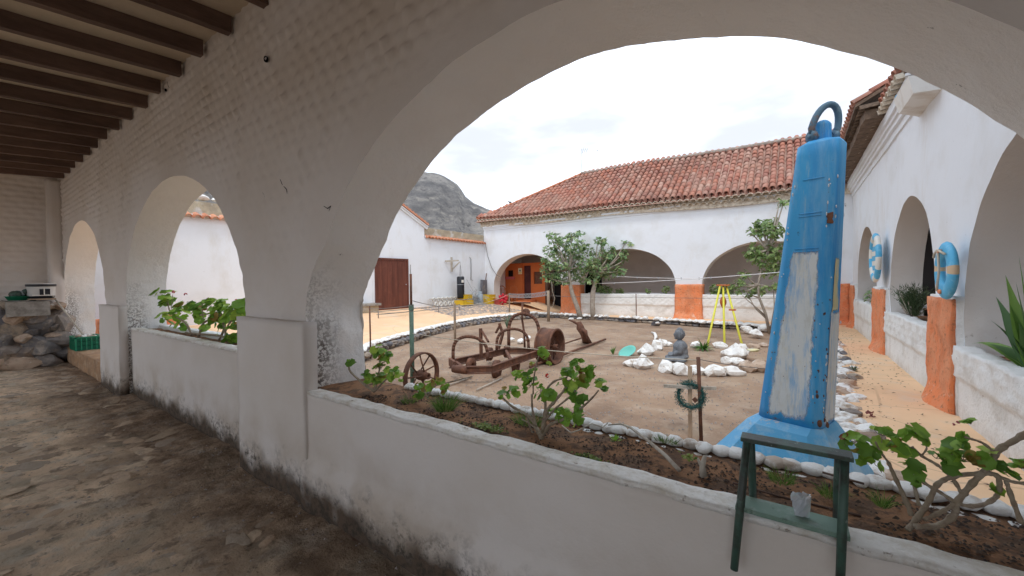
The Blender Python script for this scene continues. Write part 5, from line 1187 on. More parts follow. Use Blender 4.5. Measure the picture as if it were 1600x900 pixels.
# D: the big one at the right
Yd = 1.60
def r_(*p): return [AY(a[0], a[1], a[2] if len(a) == 3 else Yd) for a in p]
base = AY(1418, 828, 1.56)
geranium('big old geranium with thick twisting grey stems at the right end of the near planter', base,
 [(r_((1418, 828, 1.56), (1440, 800), (1455, 775), (1466, 755), (1490, 744), (1530, 740), (1556, 742), (1562, 760), (1555, 778), (1530, 790), (1500, 788), (1470, 770), (1448, 757), (1436, 748)), .0085, .0055),
  (r_((1430, 822, 1.56), (1465, 822), (1490, 805), (1498, 780), (1520, 755), (1545, 728), (1562, 702), (1590, 685), (1615, 670)), .0095, .0085),
  (r_((1445, 812, 1.57), (1470, 800), (1495, 785), (1510, 770)), .007, .006), (r_((1424, 805), (1412, 775), (1398, 745), (1388, 722)), .0085, .0055),
  (r_((1502, 770), (1490, 750), (1475, 735), (1462, 725), (1440, 712), (1425, 698)), .006, .004), (r_((1556, 742), (1580, 752), (1605, 756)), .0055, .005), (r_((1572, 752), (1582, 780), (1596, 818)), .006, .007),
  (r_((1436, 790), (1430, 765), (1426, 745)), .006, .005), (r_((1553, 706), (1535, 692), (1515, 685), (1500, 680)), .0045, .003), (r_((1388, 722), (1375, 705), (1368, 690)), .004, .003), (r_((1440, 712), (1448, 700), (1442, 686)), .003, .002)],
 [(AY(1322, 692, Yd), 2, .008), (AY(1340, 690, Yd), 7, .028), (AY(1355, 700, Yd), 6, .026), (AY(1378, 680, Yd), 6, .022), (AY(1398, 686, Yd), 4, .02), (AY(1425, 678, Yd), 6, .022), (AY(1440, 684, Yd), 4, .016), (AY(1412, 704, Yd), 6, .022), (AY(1420, 730, Yd), 5, .02), (AY(1428, 748, Yd), 3, .014), (AY(1365, 722, Yd), 5, .022),
  (AY(1482, 708, Yd), 5, .018), (AY(1498, 700, Yd), 6, .022), (AY(1505, 718, Yd), 6, .022), (AY(1490, 724, Yd), 4, .018), (AY(1518, 662, Yd), 3, .011), (AY(1508, 682, Yd), 2, .008), (AY(1545, 712, Yd), 4, .02), (AY(1555, 732, Yd), 5, .02), (AY(1570, 738, Yd), 3, .014), (AY(1592, 730, Yd), 5, .018), (AY(1545, 764, Yd), 3, .012), (AY(1462, 716, Yd), 3, .014), (AY(1345, 712, Yd), 3, .015)], .0165,
 flowers=[(AY(1497, 660, Yd), 'pinkpetal', .006), (AY(1490, 663, Yd), 'pinkpetal', .005)], old=.10)
# E: second planter
Ye = 1.75
def e_(px, py): return AY(px, py, Ye)
geranium('spreading geranium with small pink flowers filling the planter under the middle arch', e_(320, 540),
 [([e_(300, 525), e_(290, 505), e_(268, 490), e_(262, 474)], .016, .010), ([e_(310, 528), e_(318, 505), e_(335, 495), e_(330, 480)], .016, .010), ([e_(340, 535), e_(350, 512), e_(338, 490), e_(310, 492), e_(300, 480)], .014, .010), ([e_(360, 545), e_(352, 520), e_(362, 500), e_(372, 488)], .014, .010), ([e_(290, 520), e_(310, 522), e_(345, 525), e_(365, 538)], .014, .012), ([e_(318, 500), e_(316, 475), e_(326, 465)], .007, .004), ([e_(275, 500), e_(268, 480), e_(270, 460)], .006, .003)],
 [(e_(256, 462), 9, .09), (e_(264, 476), 10, .10), (e_(275, 490), 9, .1), (e_(258, 498), 7, .09), (e_(285, 482), 8, .09), (e_(300, 480), 8, .08), (e_(308, 492), 9, .09), (e_(322, 474), 6, .06), (e_(335, 482), 9, .09), (e_(345, 478), 7, .08), (e_(352, 492), 9, .09), (e_(340, 498), 8, .08), (e_(362, 486), 7, .07), (e_(374, 478), 6, .06), (e_(372, 495), 7, .08), (e_(366, 512), 8, .08), (e_(280, 506), 7, .08), (e_(320, 510), 6, .08), (e_(362, 530), 6, .07), (e_(345, 510), 6, .07)], .048,
 flowers=[(e_(271, 456), 'pinkpetal', .028), (e_(290, 460), 'pinkpetal', .026), (e_(369, 470), 'pinkpetal', .026), (e_(354, 491), 'pinkpetal', .02)], old=.05)
# grasses and weeds
def tuft(label, c, n, h, spread, material='grass', nm='grass_tuft', cat='grass', wd=.0010, lean=1.1, ly=1.0, stuff=False):
    mb = MB(); c = Vector(c)
    for i in range(n):
        a = random.uniform(0, 6.28); r = spread*math.sqrt(random.random()); p = c+Vector((r*math.cos(a), r*math.sin(a)*ly, random.uniform(-.004, .0)))
        d = Vector((math.cos(a)*lean*random.random()+random.gauss(0, .2), math.sin(a)*lean*random.random()+random.gauss(0, .2), 1)).normalized(); hh = 1.35*h*random.uniform(.25, 1)**1.2
        s = d.cross(Vector((random.gauss(0, 1), random.gauss(0, 1), .1))).normalized()*wd; m_ = p+d*hh*.55; e = p+d*hh+Vector((d.x, d.y, -.35))*hh*.3
        mb.add([p-s, p+s, m_+s*.8, m_-s*.8, e], [(0, 1, 2, 3), (3, 2, 4)])
    o = mb.build(nm, material); return tag(o, label, cat, kind='stuff' if stuff else None)
tuft('fresh green grass clump left of the middle geranium in the near planter', q(695, 640, 1.60), 420, .10, .05)
tuft('thin grass clump at the foot of the branching geranium', q(825, 662, 1.74), 260, .06, .075, ly=.6)
tuft('grass tuft behind the stool beside the white pebbles', q(1222, 752, 1.70), 170, .045, .035)
tuft('grass tuft seen through the step stool', q(1300, 775, 1.70), 150, .045, .03)
tuft('grass tuft left of the driftwood stick below the pebbles', q(1040, 690, 1.78), 130, .03, .05, ly=.4)
tuft('wispy weed growing under the big geranium beside the stool', q(1378, 790, 1.66), 90, .055, .016)
tuft('small dry grass tuft beside the yellowing geranium', q(640, 628, 1.66), 120, .045, .05)
def moss(label, c, n, rx, ry, s=.007):
    mb = MB(); c = Vector(c)
    for i in range(n):
        x, y = random.gauss(0, .45), random.gauss(0, .45); p = c+Vector((x*rx, y*ry, random.uniform(0, .008))); d = Vector((random.gauss(0, .5), random.gauss(0, .5), 1)).normalized(); a = d.orthogonal().normalized()*s*random.uniform(.5, 1.2); b_ = d.cross(a)
        mb.add([p-a, p-b_, p+a, p+b_], [(0, 1, 2, 3)])
    return tag(mb.build('ground_weed', 'moss', None), label, 'weed', kind='stuff')
moss('bright creeping weed on the soil in front of the middle geranium', q(915, 716, 1.54), 320, .07, .035)
moss('creeping weed along the lip left of the middle geranium', q(762, 668, 1.56), 300, .12, .04)
moss('creeping weed beside the grass clump', q(735, 680, 1.50), 120, .05, .02)
moss('few green leaves by the driftwood stick', q(1075, 715, 1.60), 40, .03, .03)
def small_rosette(label, c, n, s, nm='small_weed', material='leaf'):
    mb = MB(); c = Vector(c)
    for i in range(n):
        a = random.uniform(0, 6.28); d = Vector((math.cos(a), math.sin(a), random.uniform(.2, 1.4))).normalized(); w_ = d.cross(Vector((0, 0, 1))).normalized()*s*.18; p = c+Vector((0, 0, .002))
        mb.add([p, p+d*s*.5-w_, p+d*s, p+d*s*.5+w_], [(0, 1, 2, 3)])
    return tag(mb.build(nm, material), label, 'weed')
small_rosette('broad leaved little weed under the driftwood stick', q(962, 690, 1.72), 16, .035)
small_rosette('tiny weed beside the stool leg', q(1180, 735, 1.66), 10, .02)
# woodchip and clods
mb = MB()
for i in range(4200):
    x = random.uniform(-2.3, .9); y = random.uniform(1.50, 1.84)
    if noise.noise(Vector((x*4, y*8, 2))) < -.05 and random.random() < .85: continue
    s = random.uniform(.002, .0065)*(1+.6*(random.random() < .08)); a = random.uniform(0, 3); z = .757+.012*noise.noise(Vector((x, y, .755))*4)*.9+s*.3
    dx, dy = math.cos(a)*s*1.3, math.sin(a)*s*1.3
    mb.add([(x-dx, y-dy, z), (x+dy*.6, y-dx*.6, z), (x+dx, y+dy, z), (x-dy*.6, y+dx*.6, z), (x, y, z+s*.9)], [(0, 1, 4), (1, 2, 4), (2, 3, 4), (3, 0, 4)])
tag(mb.build('woodchip_litter', 'bark'), 'dark woodchip and clods scattered over the near planter soil', 'litter', kind='stuff')
mb = MB()
for i in range(9000):
    y = 2.2+12.5*random.random()**1.6; x = random.uniform(-8.5, .5); s = random.uniform(.004, .016)
    z = -.15+.022*noise.noise(Vector((x, y, 0))*.7)+.010*noise.noise(Vector((x, y, 0))*5)+s*.2; a = random.uniform(0, 3)
    dx, dy = math.cos(a)*s, math.sin(a)*s
    mb.add([(x-dx, y-dy, z), (x+dy, y-dx, z), (x+dx, y+dy, z), (x-dy, y+dx, z), (x, y, z+s)], [(0, 1, 4), (1, 2, 4), (2, 3, 4), (3, 0, 4)])
tag(mb.build('gravel', 'cobble'), 'small gravel strewn over the courtyard soil', 'gravel', kind='stuff')
mb = MB()
for i in range(900):
    x = -12+13*random.random(); y = 1.42-1.3*random.random()**2; s = random.uniform(.003, .012); z = floorz(x, y)+s*.2; a = random.uniform(0, 3); dx, dy = math.cos(a)*s, math.sin(a)*s
    mb.add([(x-dx, y-dy, z), (x+dy, y-dx, z), (x+dx, y+dy, z), (x-dy, y+dx, z), (x, y, z+s*.7)], [(0, 1, 4), (1, 2, 4), (2, 3, 4), (3, 0, 4)])
tag(mb.build('grit', 'cobble'), 'small grit lying on the gallery floor', 'gravel', kind='stuff')
mb = MB()
for i in range(420):
    y = 2.4+12*random.random(); x = kex(y)+.15+.75*random.random()**2; s = random.uniform(.006, .022); z = .012; a = random.uniform(0, 3)
    dx, dy = math.cos(a)*s, math.sin(a)*s
    mb.add([(x-dx, y-dy, z), (x+dy*.5, y-dx*.5, z+s*.3), (x+dx, y+dy, z), (x-dy*.5, y+dx*.5, z+s*.2)], [(0, 1, 2, 3)])
tag(mb.build('leaf_litter', 'bark'), 'dry brown leaf litter along the edge of the right hand walkway', 'litter', kind='stuff')
# driftwood stick in the planter, twigs
rod('driftwood_stick', 'bent bleached stick propped over the white pebbles right of the geranium', 'stick', [AY(1062, 735, 1.60), AY(1040, 712, 1.65), AY(1012, 688, 1.72), AY(985, 668, 1.82), AY(970, 662, 1.86), AY(950, 664, 1.84)], [.009, .008, .007, .006, .005, .003], 'grey_wood', wob=.3)
rod('forked_twig', 'thin forked twig lying under the middle geranium', 'twig', [AY(878, 665, 1.72), AY(892, 676, 1.70), AY(905, 672, 1.72), AY(925, 662, 1.76), AY(942, 668, 1.74), AY(950, 660, 1.78)], .003, 'grey_wood', wob=.3)
stp = thing('cut_stump', 'small cut stump of old stem right of the driftwood stick', 'stump', AY(1097, 742, 1.62)); MB().tube([AY(1098, 744, 1.62), AY(1097, 728, 1.62), AY(1102, 712, 1.63)], [.014, .010, .006], 8, wob=.5).build('stem', 'grey_wood', stp, True); MB().tube([AY(1097, 730, 1.62), AY(1090, 716, 1.62)], [.008, .004], 7, wob=.4).build('side_stem', 'grey_wood', stp, True)
rod('dark_twig', 'long dark twig lying on the soil behind the step stool', 'twig', [AY(1145, 752, 1.60)-Vector((0, 0, .005)), AY(1215, 775, 1.62), AY(1300, 795, 1.63), AY(1345, 806, 1.64)], .0035, 'beam', wob=.3)
rod('dark_rod', 'short dark rod resting on the pebbles right of the stool', 'rod', [AY(1285, 738, 1.78), AY(1350, 756, 1.78)], .004, 'beam')

# ---------------------------------------------------------------- sword-leaved plants
def sword_plant(name, label, base, n, ln_, wd, material, spread=1.0, droop=.5, part='leaf', dirs=None):
    t = thing(name, label, 'plant', base); base = Vector(base)
    for i in range(n):
        if dirs: d0, l, w_ = dirs[i % len(dirs)]; d = Vector(d0).normalized()
        else:
            a = 2.4*i+random.uniform(-.3, .3); e = random.uniform(.15, 1.0)*spread; d = Vector((math.cos(a)*e, math.sin(a)*e, 1)).normalized(); l = ln_*random.uniform(.7, 1.1); w_ = wd*random.uniform(.8, 1.1)
        side = d.cross(Vector((0, 0, 1)));  side = Matrix.Rotation(random.uniform(-1.0, 1.0), 3, d) @ (side if side.length > .05 else Vector((1, 0, 0))).normalized(); mb = MB(); p = Vector(base); K = 7; hor = Vector((d.x, d.y, 0))
        for k in range(K+1):
            u = k/K; wk = w_*(.55+.45*math.sin(math.pi*min(1, u*1.3)))*(1-u**3.0)+.0004; c = base+d*l*u+Vector((0, 0, -droop*l*u*u*hor.length)); up = side.cross(d).normalized()*wk*.35
            mb.v += [tuple(c-side*wk+up), tuple(c), tuple(c+side*wk+up)]
        for k in range(K):
            a = k*3; mb.f += [(a, a+1, a+4, a+3), (a+1, a+2, a+5, a+4)]
        mb.build(part, material, t, True)
    return t
bR = Vector((1.56, 5.0, .71))
def dr_(px, py, xx=1.46):
    p = AX(px, py, xx); v = p-bR; return (tuple(v+Vector((0, 0, .12*v.length))), v.length*1.04, .052)
sword_plant('sword_leaf_plant', 'broad sword leaved green plant in the planter at the right edge', bR, 20, .5, .03, 'sword', droop=.35, dirs=[dr_(1568, 423), dr_(1553, 448), dr_(1517, 503), dr_(1532, 553), dr_(1545, 480), dr_(1575, 470), dr_(1560, 500), dr_(1540, 515), dr_(1552, 565), dr_(1585, 440), ((.1, .1, .6), .5, .035), ((.3, -.2, .5), .45, .035), ((-.1, -.4, .4), .45, .035), ((.2, .4, .5), .4, .03), dr_(1580, 520), dr_(1570, 590), dr_(1590, 400), dr_(1600, 460), dr_(1560, 540), dr_(1590, 500)])
sword_plant('spiky_plant', 'spiky dark green tussock plant behind the seated statue', G(1098, 548, -.15)+Vector((0, .1, 0)), 64, .42, .013, 'sword', spread=1.6, droop=.9)
sword_plant('aloe', 'tall grey green aloe growing against the left kerb beyond the plough', G(794, 517, -.12), 16, .62, .035, 'aloe', spread=.5, droop=.1)
sword_plant('weed_clump', 'narrow leaved weed standing left of the turquoise dish', G(958, 554, -.15), 14, .22, .012, 'sword', spread=.6, droop=.3)
sword_plant('small_bush', 'tiny dark bush on the walkway edge right of the blue column', G(1334, 580, 0), 30, .13, .01, 'shrub', spread=1.3, droop=.6)
# ---------------------------------------------------------------- trees
def leaf_cloud(mb, c, r, n, s, flat=.75, star=True):
    c = Vector(c)
    for i in range(int(n*1.3)):
        d = Vector((random.gauss(0, 1), random.gauss(0, 1), random.gauss(0, 1)*flat)); d = d.normalized()*r*random.random()**.4*1.12; p = c+d
        nr = (d.normalized()*.5+Vector((random.gauss(0, .5), random.gauss(0, .5), .7))).normalized(); a = nr.orthogonal().normalized(); q = random.uniform(0, 6.28); a = (a*math.cos(q)+nr.cross(a)*math.sin(q)); b_ = nr.cross(a)
        k = 3 if star else 1; ss = s*random.uniform(.7, 1.2)
        for j in range(k):
            w_ = (j-(k-1)/2)*.85; e = (a*math.cos(w_)+b_*math.sin(w_)); f = nr.cross(e); L_ = ss*(1 if j == 1 else .8)
            mb.add([p, p+e*L_*.55+f*L_*.22-nr*L_*.05, p+e*L_-nr*L_*.2, p+e*L_*.55-f*L_*.22-nr*L_*.05], [(0, 1, 2, 3)])
def limb(mb, A, B, r0, r1, bend=.12):
    A, B = Vector(A), Vector(B); n = 5; pts = []
    off = noise.noise_vector(A*3+B)*bend*(B-A).length
    for i in range(n+1): u = i/n; pts.append(A.lerp(B, u)+off*math.sin(math.pi*u)+Vector((0, 0, -.06*math.sin(math.pi*u)*(B-A).length)))
    mb.tube(pts, [lerp(r0, r1, i/n) for i in range(n+1)], 7, wob=.15)
def tree(name, label, trunk_pts, radii, blobs, D, leaf, s, n, extra=()):
    t = thing(name, label, 'tree', trunk_pts[0]); tb = MB().tube(trunk_pts, radii, 9, wob=.15); tb.build('trunk', 'trunk', t, True)
    lb = MB(); fb = MB(); top = Vector(trunk_pts[-1])
    for (px, py, rp, dd) in blobs:
        c = AD(px, py, D+dd); r = rp*D/FPX
        a = min([Vector(p) for p in trunk_pts[1:]], key=lambda p: (p-c).length)
        limb(lb, a, c, .045 if (c-a).length > .6 else .03, .012); leaf_cloud(fb, c, r, int(n*(rp/14)**2), s)
        for k in range(3): limb(lb, c, c+Vector((random.gauss(0, 1), random.gauss(0, 1), random.gauss(0, .8))).normalized()*r*.8, .012, .005)
    lb.build('limbs', 'trunk', t, True); o = fb.build('crown', leaf, t); return t
b1 = G(908, 499, -.15); D1 = (b1-O).dot(CF)
tree('young_tree', 'bushy young tree with a leaning pale trunk in front of the first orange pier', [b1, AD(902, 480, D1), AD(894, 458, D1), AD(890, 440, D1), AD(889, 420, D1)], [.12, .10, .09, .075, .05],
 [(868, 374, 11, -.3), (880, 380, 12, .3), (858, 366, 6, 0), (893, 370, 9, 0), (905, 366, 6, .3), (898, 384, 12, -.4), (865, 392, 12, 0), (882, 398, 14, .5), (900, 400, 13, .2), (862, 410, 12, -.3), (878, 416, 14, 0), (896, 420, 13, .4), (850, 420, 8, 0), (856, 434, 8, -.2), (868, 434, 10, 0), (884, 434, 10, 0), (846, 404, 4, 0), (852, 428, 6, .3), (910, 385, 10, 0), (912, 410, 12, -.3), (904, 434, 9, .2)], D1, 'leaf_tree', .17, 60)
b2 = G(927, 500, -.15); D2 = (b2-O).dot(CF)
tree('young_tree', 'young tree with a straight pale trunk before the second far planter', [b2, AD(926, 480, D2), AD(926, 460, D2), AD(929, 445, D2), AD(932, 425, D2)], [.11, .10, .10, .08, .05],
 [(940, 380, 9, 0), (934, 374, 6, .2), (946, 376, 5, 0), (925, 395, 10, .3), (940, 394, 9, 0), (955, 400, 11, .2), (928, 412, 12, -.3), (945, 412, 12, 0), (962, 410, 10, .3), (972, 396, 8, 0), (979, 404, 6, 0), (985, 379, 7, 0), (978, 378, 4, 0), (936, 428, 12, 0), (952, 426, 11, .3), (968, 424, 9, 0), (924, 438, 9, -.2), (957, 388, 6, 0), (918, 424, 9, .2)], D2, 'leaf_tree', .17, 56)
b3 = G(1203, 522, -.15); D3 = (b3-O).dot(CF)
tree('fig_tree', 'slender fig tree with several thin grey stems just left of the blue column', [b3, AD(1196, 490, D3), AD(1186, 465, D3), AD(1184, 445, D3), AD(1190, 420, D3), AD(1200, 390, D3)], [.05, .04, .035, .03, .025, .02],
 [(1192, 352, 11, 0), (1206, 350, 12, .3), (1180, 360, 8, 0), (1198, 364, 12, 0), (1214, 362, 11, 0), (1176, 366, 5, 0), (1178, 392, 11, 0), (1192, 388, 12, .3), (1206, 392, 13, 0), (1170, 396, 7, 0), (1182, 404, 10, 0), (1200, 406, 12, 0), (1212, 404, 12, .3), (1224, 318, 6, 0), (1218, 314, 4, 0), (1200, 424, 8, 0), (1214, 420, 10, 0), (1165, 430, 7, 0), (1156, 440, 7, 0), (1176, 446, 7, .2), (1190, 454, 7, 0), (1150, 446, 5, 0), (1210, 448, 8, 0), (1158, 456, 6, 0), (1172, 460, 6, 0), (1228, 380, 8, 0), (1230, 400, 8, .2)], D3, 'leaf_fig', .155, 44)
ft = MB()
for a, b_, c in (((1203, 520), (1210, 480), (1208, 440)), ((1206, 518), (1216, 470), (1222, 420)), ((1200, 500), (1180, 482), (1166, 455)), ((1198, 495), (1175, 475), (1160, 462)), ((1212, 500), (1222, 480), (1230, 465))):
    ft.tube([AD(a[0], a[1], D3), AD(b_[0], b_[1], D3), AD(c[0], c[1], D3)], [.025, .018, .010], 6, wob=.2)
par_ = [o for o in bpy.data.objects if o.name.startswith('fig_tree')][0]; ft.build('side_stems', 'trunk', par_, True)
# planter greenery of the far planters
def bush(label, c, r, n, s, material, nm='planter_plant', flat=.8, star=True, stems=6):
    t = thing(nm, label, 'plant', Vector(c)-Vector((0, 0, r))); lb = MB(); fb = MB()
    for k in range(stems):
        d = Vector((random.gauss(0, 1), random.gauss(0, 1), random.uniform(.4, 1.3))).normalized(); lb.tube([Vector(c)-Vector((0, 0, r*.9)), Vector(c)+d*r*.7], .008, 5)
    lb.build('stems', 'trunk', t, True); leaf_cloud(fb, c, r, n, s, flat, star); fb.build('foliage', material, t); return t
for px, py, r, n, lab in ((940, 452, .22, 90, 'green plant at the left of the planter in the second far arch'), (950, 455, .22, 80, 'bushy plant beside it behind the second tree trunk'), (968, 456, .16, 60, 'small green plant mid way along the second far planter'), (1012, 455, .10, 30, 'tiny plant at the right of the second far planter'), (1040, 452, .14, 40, 'dry reddish plant next to the orange pier of the second far arch'), (1120, 453, .22, 110, 'leafy green plant left of the yellow tripod head'), (1142, 452, .24, 90, 'green plant right of the yellow tripod head'), (1180, 454, .2, 70, 'plant behind the fig stems in the third far arch')):
    bush(lab, AY(px, py, 16.55), r, n, .10, 'leaf_fig')
# feathery shrub in the second east planter
fs = thing('feathery_shrub', 'feathery grey green shrub in the planter below the second right hand arch', 'shrub', (1.60, 9.25, .78)); fb = MB()
for i in range(4200):
    a = random.uniform(0, 6.28); e = random.uniform(.0, .9); d = Vector((math.cos(a)*e*.6, math.sin(a)*e*1.2, 1)).normalized(); l = random.uniform(.12, .58); p = Vector((1.60, 9.25, .80))+d*l*random.uniform(.3, 1)+Vector((0, random.gauss(0, .16), 0)); dd = (d+Vector((random.gauss(0, .5), random.gauss(0, .5), .2))).normalized()*.07; s = dd.orthogonal().normalized()*.006
    fb.add([p-s, p+s, p+dd], [(0, 1, 2)])
fb.build('foliage', 'shrub', fs); sb = MB()
for i in range(14): a = random.uniform(0, 6.28); sb.tube([(1.60, 9.25, .74), (1.60+.14*math.cos(a), 9.25+.35*math.sin(a), random.uniform(1.0, 1.22))], .006, 5)
sb.build('stems', 'trunk', fs, True)
bush('straggly leaning plant in the far right hand planter near the corner', (1.55, 12.4, 1.02), .24, 70, .09, 'leaf_tree')
dh = thing('dry_flower_heads', 'dried reddish flower heads sprawling over the rubble right of the blue foot', 'plant', G(1370, 660, 0)); db = MB()
for (px, py) in ((1350, 655), (1362, 650), (1368, 660), (1375, 657), (1385, 655), (1344, 662), (1358, 645), (1390, 662), (1290, 662), (1296, 668), (1284, 666)):
    c = AD(px, py, 4.3)
    for k in range(16): db.ball(c+Vector((random.gauss(0, 1), random.gauss(0, 1), random.gauss(0, .7)))*.022, .008, None, None, 5, 4)
tag(db.build('seed_heads', 'drystem', dh, True), kind='stuff'); MB().tube([AD(1345, 665, 4.3), AD(1380, 660, 4.3), AD(1400, 672, 4.3)], .006, 6).build('stem', 'drystem', dh, True)

# ================================================================ LIFEBUOYS
def lifebuoy(label, c, nrm, R, r, stripes, thick=.5):
    t = thing('lifebuoy', label, 'lifebuoy', (c[0], c[1], c[2]-R-r)); ax = Vector(nrm).normalized(); a = Vector((0, 0, 1)); b_ = ax.cross(a).normalized(); c = Vector(c); n = 48; k = 12
    for si, (q0, q1, mt, nm) in enumerate(stripes):
        mb = MB(); seg = max(3, int((q1-q0)/360*n))
        for i in range(seg+1):
            q = rad(lerp(q0, q1, i/seg)); d = a*math.cos(q)+b_*math.sin(q)
            for j in range(k):
                u = 2*math.pi*j/k; mb.v.append(tuple(c+d*(R+r*math.cos(u))+ax*(r*thick*math.sin(u))))
        for i in range(seg):
            for j in range(k): mb.f.append((i*k+j, i*k+(j+1) % k, (i+1)*k+(j+1) % k, (i+1)*k+j))
        mb.build(nm, mt, t, True)
    return t, c, ax, a, b_
c1 = AX(1466, 423, 1.27)
lb, c, ax, a, b_ = lifebuoy('sky blue lifebuoy with faded cream bands hanging above the nearest orange pier', (1.33, c1.y, c1.z), (-1, -.0, .0), .225, .085, [(-80, -15, 'ring_blue', 'ring'), (-15, 75, 'ring_blue', 'ring'), (75, 92, 'cream', 'band'), (92, 150, 'ring_blue', 'ring'), (150, 262, 'ring_blue', 'ring'), (262, 280, 'cream', 'band')])
MB().tube([c+ax*.055+Vector((0, -.20, .17)), c+ax*.065+Vector((0, -.1, .20)), c+ax*.065+Vector((0, 0, .225)), c+ax*.065+Vector((0, .12, .19)), c+ax*.055+Vector((0, .20, .15))], .012, 6).build('rope', 'rope', lb, True)
MB().tube([c+ax*.065+Vector((0, .0, .22)), c+ax*.05+Vector((0, .02, .0)), c+ax*.065+Vector((0, .03, -.22))], .011, 6).build('rope', 'rope', lb, True)
MB().box(c+ax*.06+Vector((-.01, -.06, .195)), c+ax*.06+Vector((.012, .03, .225))).build('worn_mark', 'orange', lb); MB().ball(c+ax*.05+Vector((0, .0, -.225)), .015, .05, .025).build('worn_mark', 'orange', lb, True)
c2 = AX(1373, 404, 1.30); st8 = []
q = 0
for i in range(12): st8.append((i*30, i*30+30, 'ring_blue' if i % 2 else 'ring_white', 'band'))
lifebuoy('blue and white banded lifebuoy hanging above the second orange pier', (1.31, 10.65, 1.86), (-1, 0, 0), .41, .08, st8, .6)
bo = thing('name_board', 'blue and white striped board fixed inside the banded lifebuoy', 'board', (1.36, 10.65, 1.6))
for i in range(7): MB().box((1.30, 10.30, 1.52+.095*i), (1.33, 11.0, 1.612+.095*i)).build('stripe', 'ring_blue' if i % 2 else 'ring_white', bo)

# ================================================================ PUNCHING BAG, BRACKET AND WALL FITTINGS (west wall)
bt_ = AX(720, 432, -12.55); bb_ = AX(720, 466, -12.55); bg_ = thing('punching_bag', 'black punching bag hanging from a wooden bracket on the white wall', 'punching bag', bb_)
R = .17; Hh = bt_.z-bb_.z
MB().lathe(bb_, [(0, 0), (R*.8, .0), (R, .06), (R, Hh-.05), (R*.85, Hh), (0, Hh)], 20).build('bag', 'black', bg_, True)
MB().box(bb_+Vector((R-.06, -.09, Hh*.72)), bb_+Vector((R+.006, .03, Hh*.84))).build('white_mark', 'ring_white', bg_); MB().lathe(bb_+Vector((0, 0, Hh*.62)), [(R+.003, 0), (R+.003, .02)], 20).build('band', 'grey_metal', bg_, True)
bk = AX(719, 409, -12.55); MB().tube([bb_+Vector((0, 0, Hh)), bk], .008, 5).tube([bt_+Vector((.08, 0, -.02)), bk-Vector((0, 0, .1))], .006, 5).tube([bt_+Vector((-.08, 0, -.02)), bk-Vector((0, 0, .1))], .006, 5).build('chain', 'wire', bg_, True)
br = thing('wall_bracket', 'wooden bracket arm on the white wall that carries the punching bag', 'bracket', (WX, bk.y, 2.2)); by0 = AX(706, 415, WX+.05).y
MB().bar((WX+.04, by0, 1.95), (WX+.04, by0, 2.62), .07, .07, Vector((0, 1, 0))).build('upright', 'grey_wood', br); MB().bar((WX+.08, by0-.45, 2.42), (WX+.3, bk.y+.05, 2.46), .07, .07).build('arm', 'grey_wood', br); MB().bar((WX+.08, by0, 2.05), (WX+.2, by0+.35, 2.40), .05, .05).build('brace', 'grey_wood', br)
pz = [AX(734, 402, WX+.05), AX(736, 405, WX+.05), AX(736, 437, WX+.05), AX(739, 438, WX+.05)]
rod('bent_pipe', 'thin bent metal pipe fixed to the white wall right of the punching bag', 'pipe', pz, .02, 'grey_metal')
cbp = [AY(758, 378, 16.15), AY(762, 400, 16.15), AY(768, 418, 16.15), AY(776, 430, 16.12), AY(782, 433, 16.1)]
rod('hanging_cable', 'dark cable drooping from the roof corner down to the first far arch', 'cable', cbp, .014, 'wire')
sbp = G(761, 478, .4); so_ = gridbox((-12.85, 15.6, .4), (-12.7, 15.95, 1.55), .12, .02, 5); tag(so_.build('stone_pillar', 'stone_b', None, False), 'narrow slab of rough grey stone leaning in the corner by the yellow bin', 'stone slab')
rod('thin_pole', 'thin brown pole leaning in the corner beside the grey stone slab', 'pole', [AX(757, 478, -12.6), AX(757, 455, -12.75), AX(760, 427, -12.9)], .022, 'rust')
# breeze blocks: white lattice blocks, two tiers
bl = thing('breeze_blocks', 'two tiers of white lattice breeze blocks against the wall left of the yellow crate', 'blocks', (-12.8, 12.7, .45))
for tr_ in range(2):
    for i in range(6):
        c = Vector((WX+.22+.14*(1-tr_), 12.35+.27*i, .52+.20*tr_)); MB().ring(c, Vector((1, 0, 0)), .085, .024, 12, 6).build('block_ring', 'ring_white', bl, True)
MB().box((WX+.1, 12.15, .735), (WX+.3, 13.9, .76)).build('plank', 'grey_wood', bl)
def crate(name, label, c, sx, sy, sz, material, cat='crate', ribs=4, hole=True):
    t = thing(name, label, cat, c); c = Vector(c); th = .012
    MB().box(c+Vector((-sx/2, -sy/2, 0)), c+Vector((sx/2, sy/2, th))).build('base', material, t)
    for (a, b_) in (((-sx/2, -sy/2), (sx/2, -sy/2+th)), ((-sx/2, sy/2-th), (sx/2, sy/2)), ((-sx/2, -sy/2+th), (-sx/2+th, sy/2-th)), ((sx/2-th, -sy/2+th), (sx/2, sy/2-th))):
        mb = MB(); z = [0.02, .34, .38, .68, .72, 1.0]
        for k in range(0, 6, 2): mb.box(c+Vector((a[0], a[1], sz*z[k])), c+Vector((b_[0], b_[1], sz*z[k+1]-.002)))
        mb.build('side', 'green_dark' if material == 'green_plastic' else material, t)
        rm = MB(); lx, ly = b_[0]-a[0], b_[1]-a[1]
        for k in range(ribs+1):
            u = k/ribs
            if lx > ly: x = a[0]+lx*u; rm.box(c+Vector((x-.008, a[1]-.006, .0)), c+Vector((x+.008, b_[1]+.006, sz)))
            else: y = a[1]+ly*u; rm.box(c+Vector((a[0]-.006, y-.008, .0)), c+Vector((b_[0]+.006, y+.008, sz)))
        rm.box(c+Vector((a[0]-.008, a[1]-.008, sz-.02)), c+Vector((b_[0]+.008, b_[1]+.008, sz+.002)))
        rm.build('ribs', material, t)
    return t
yc = AX(703, 490, -12.45)
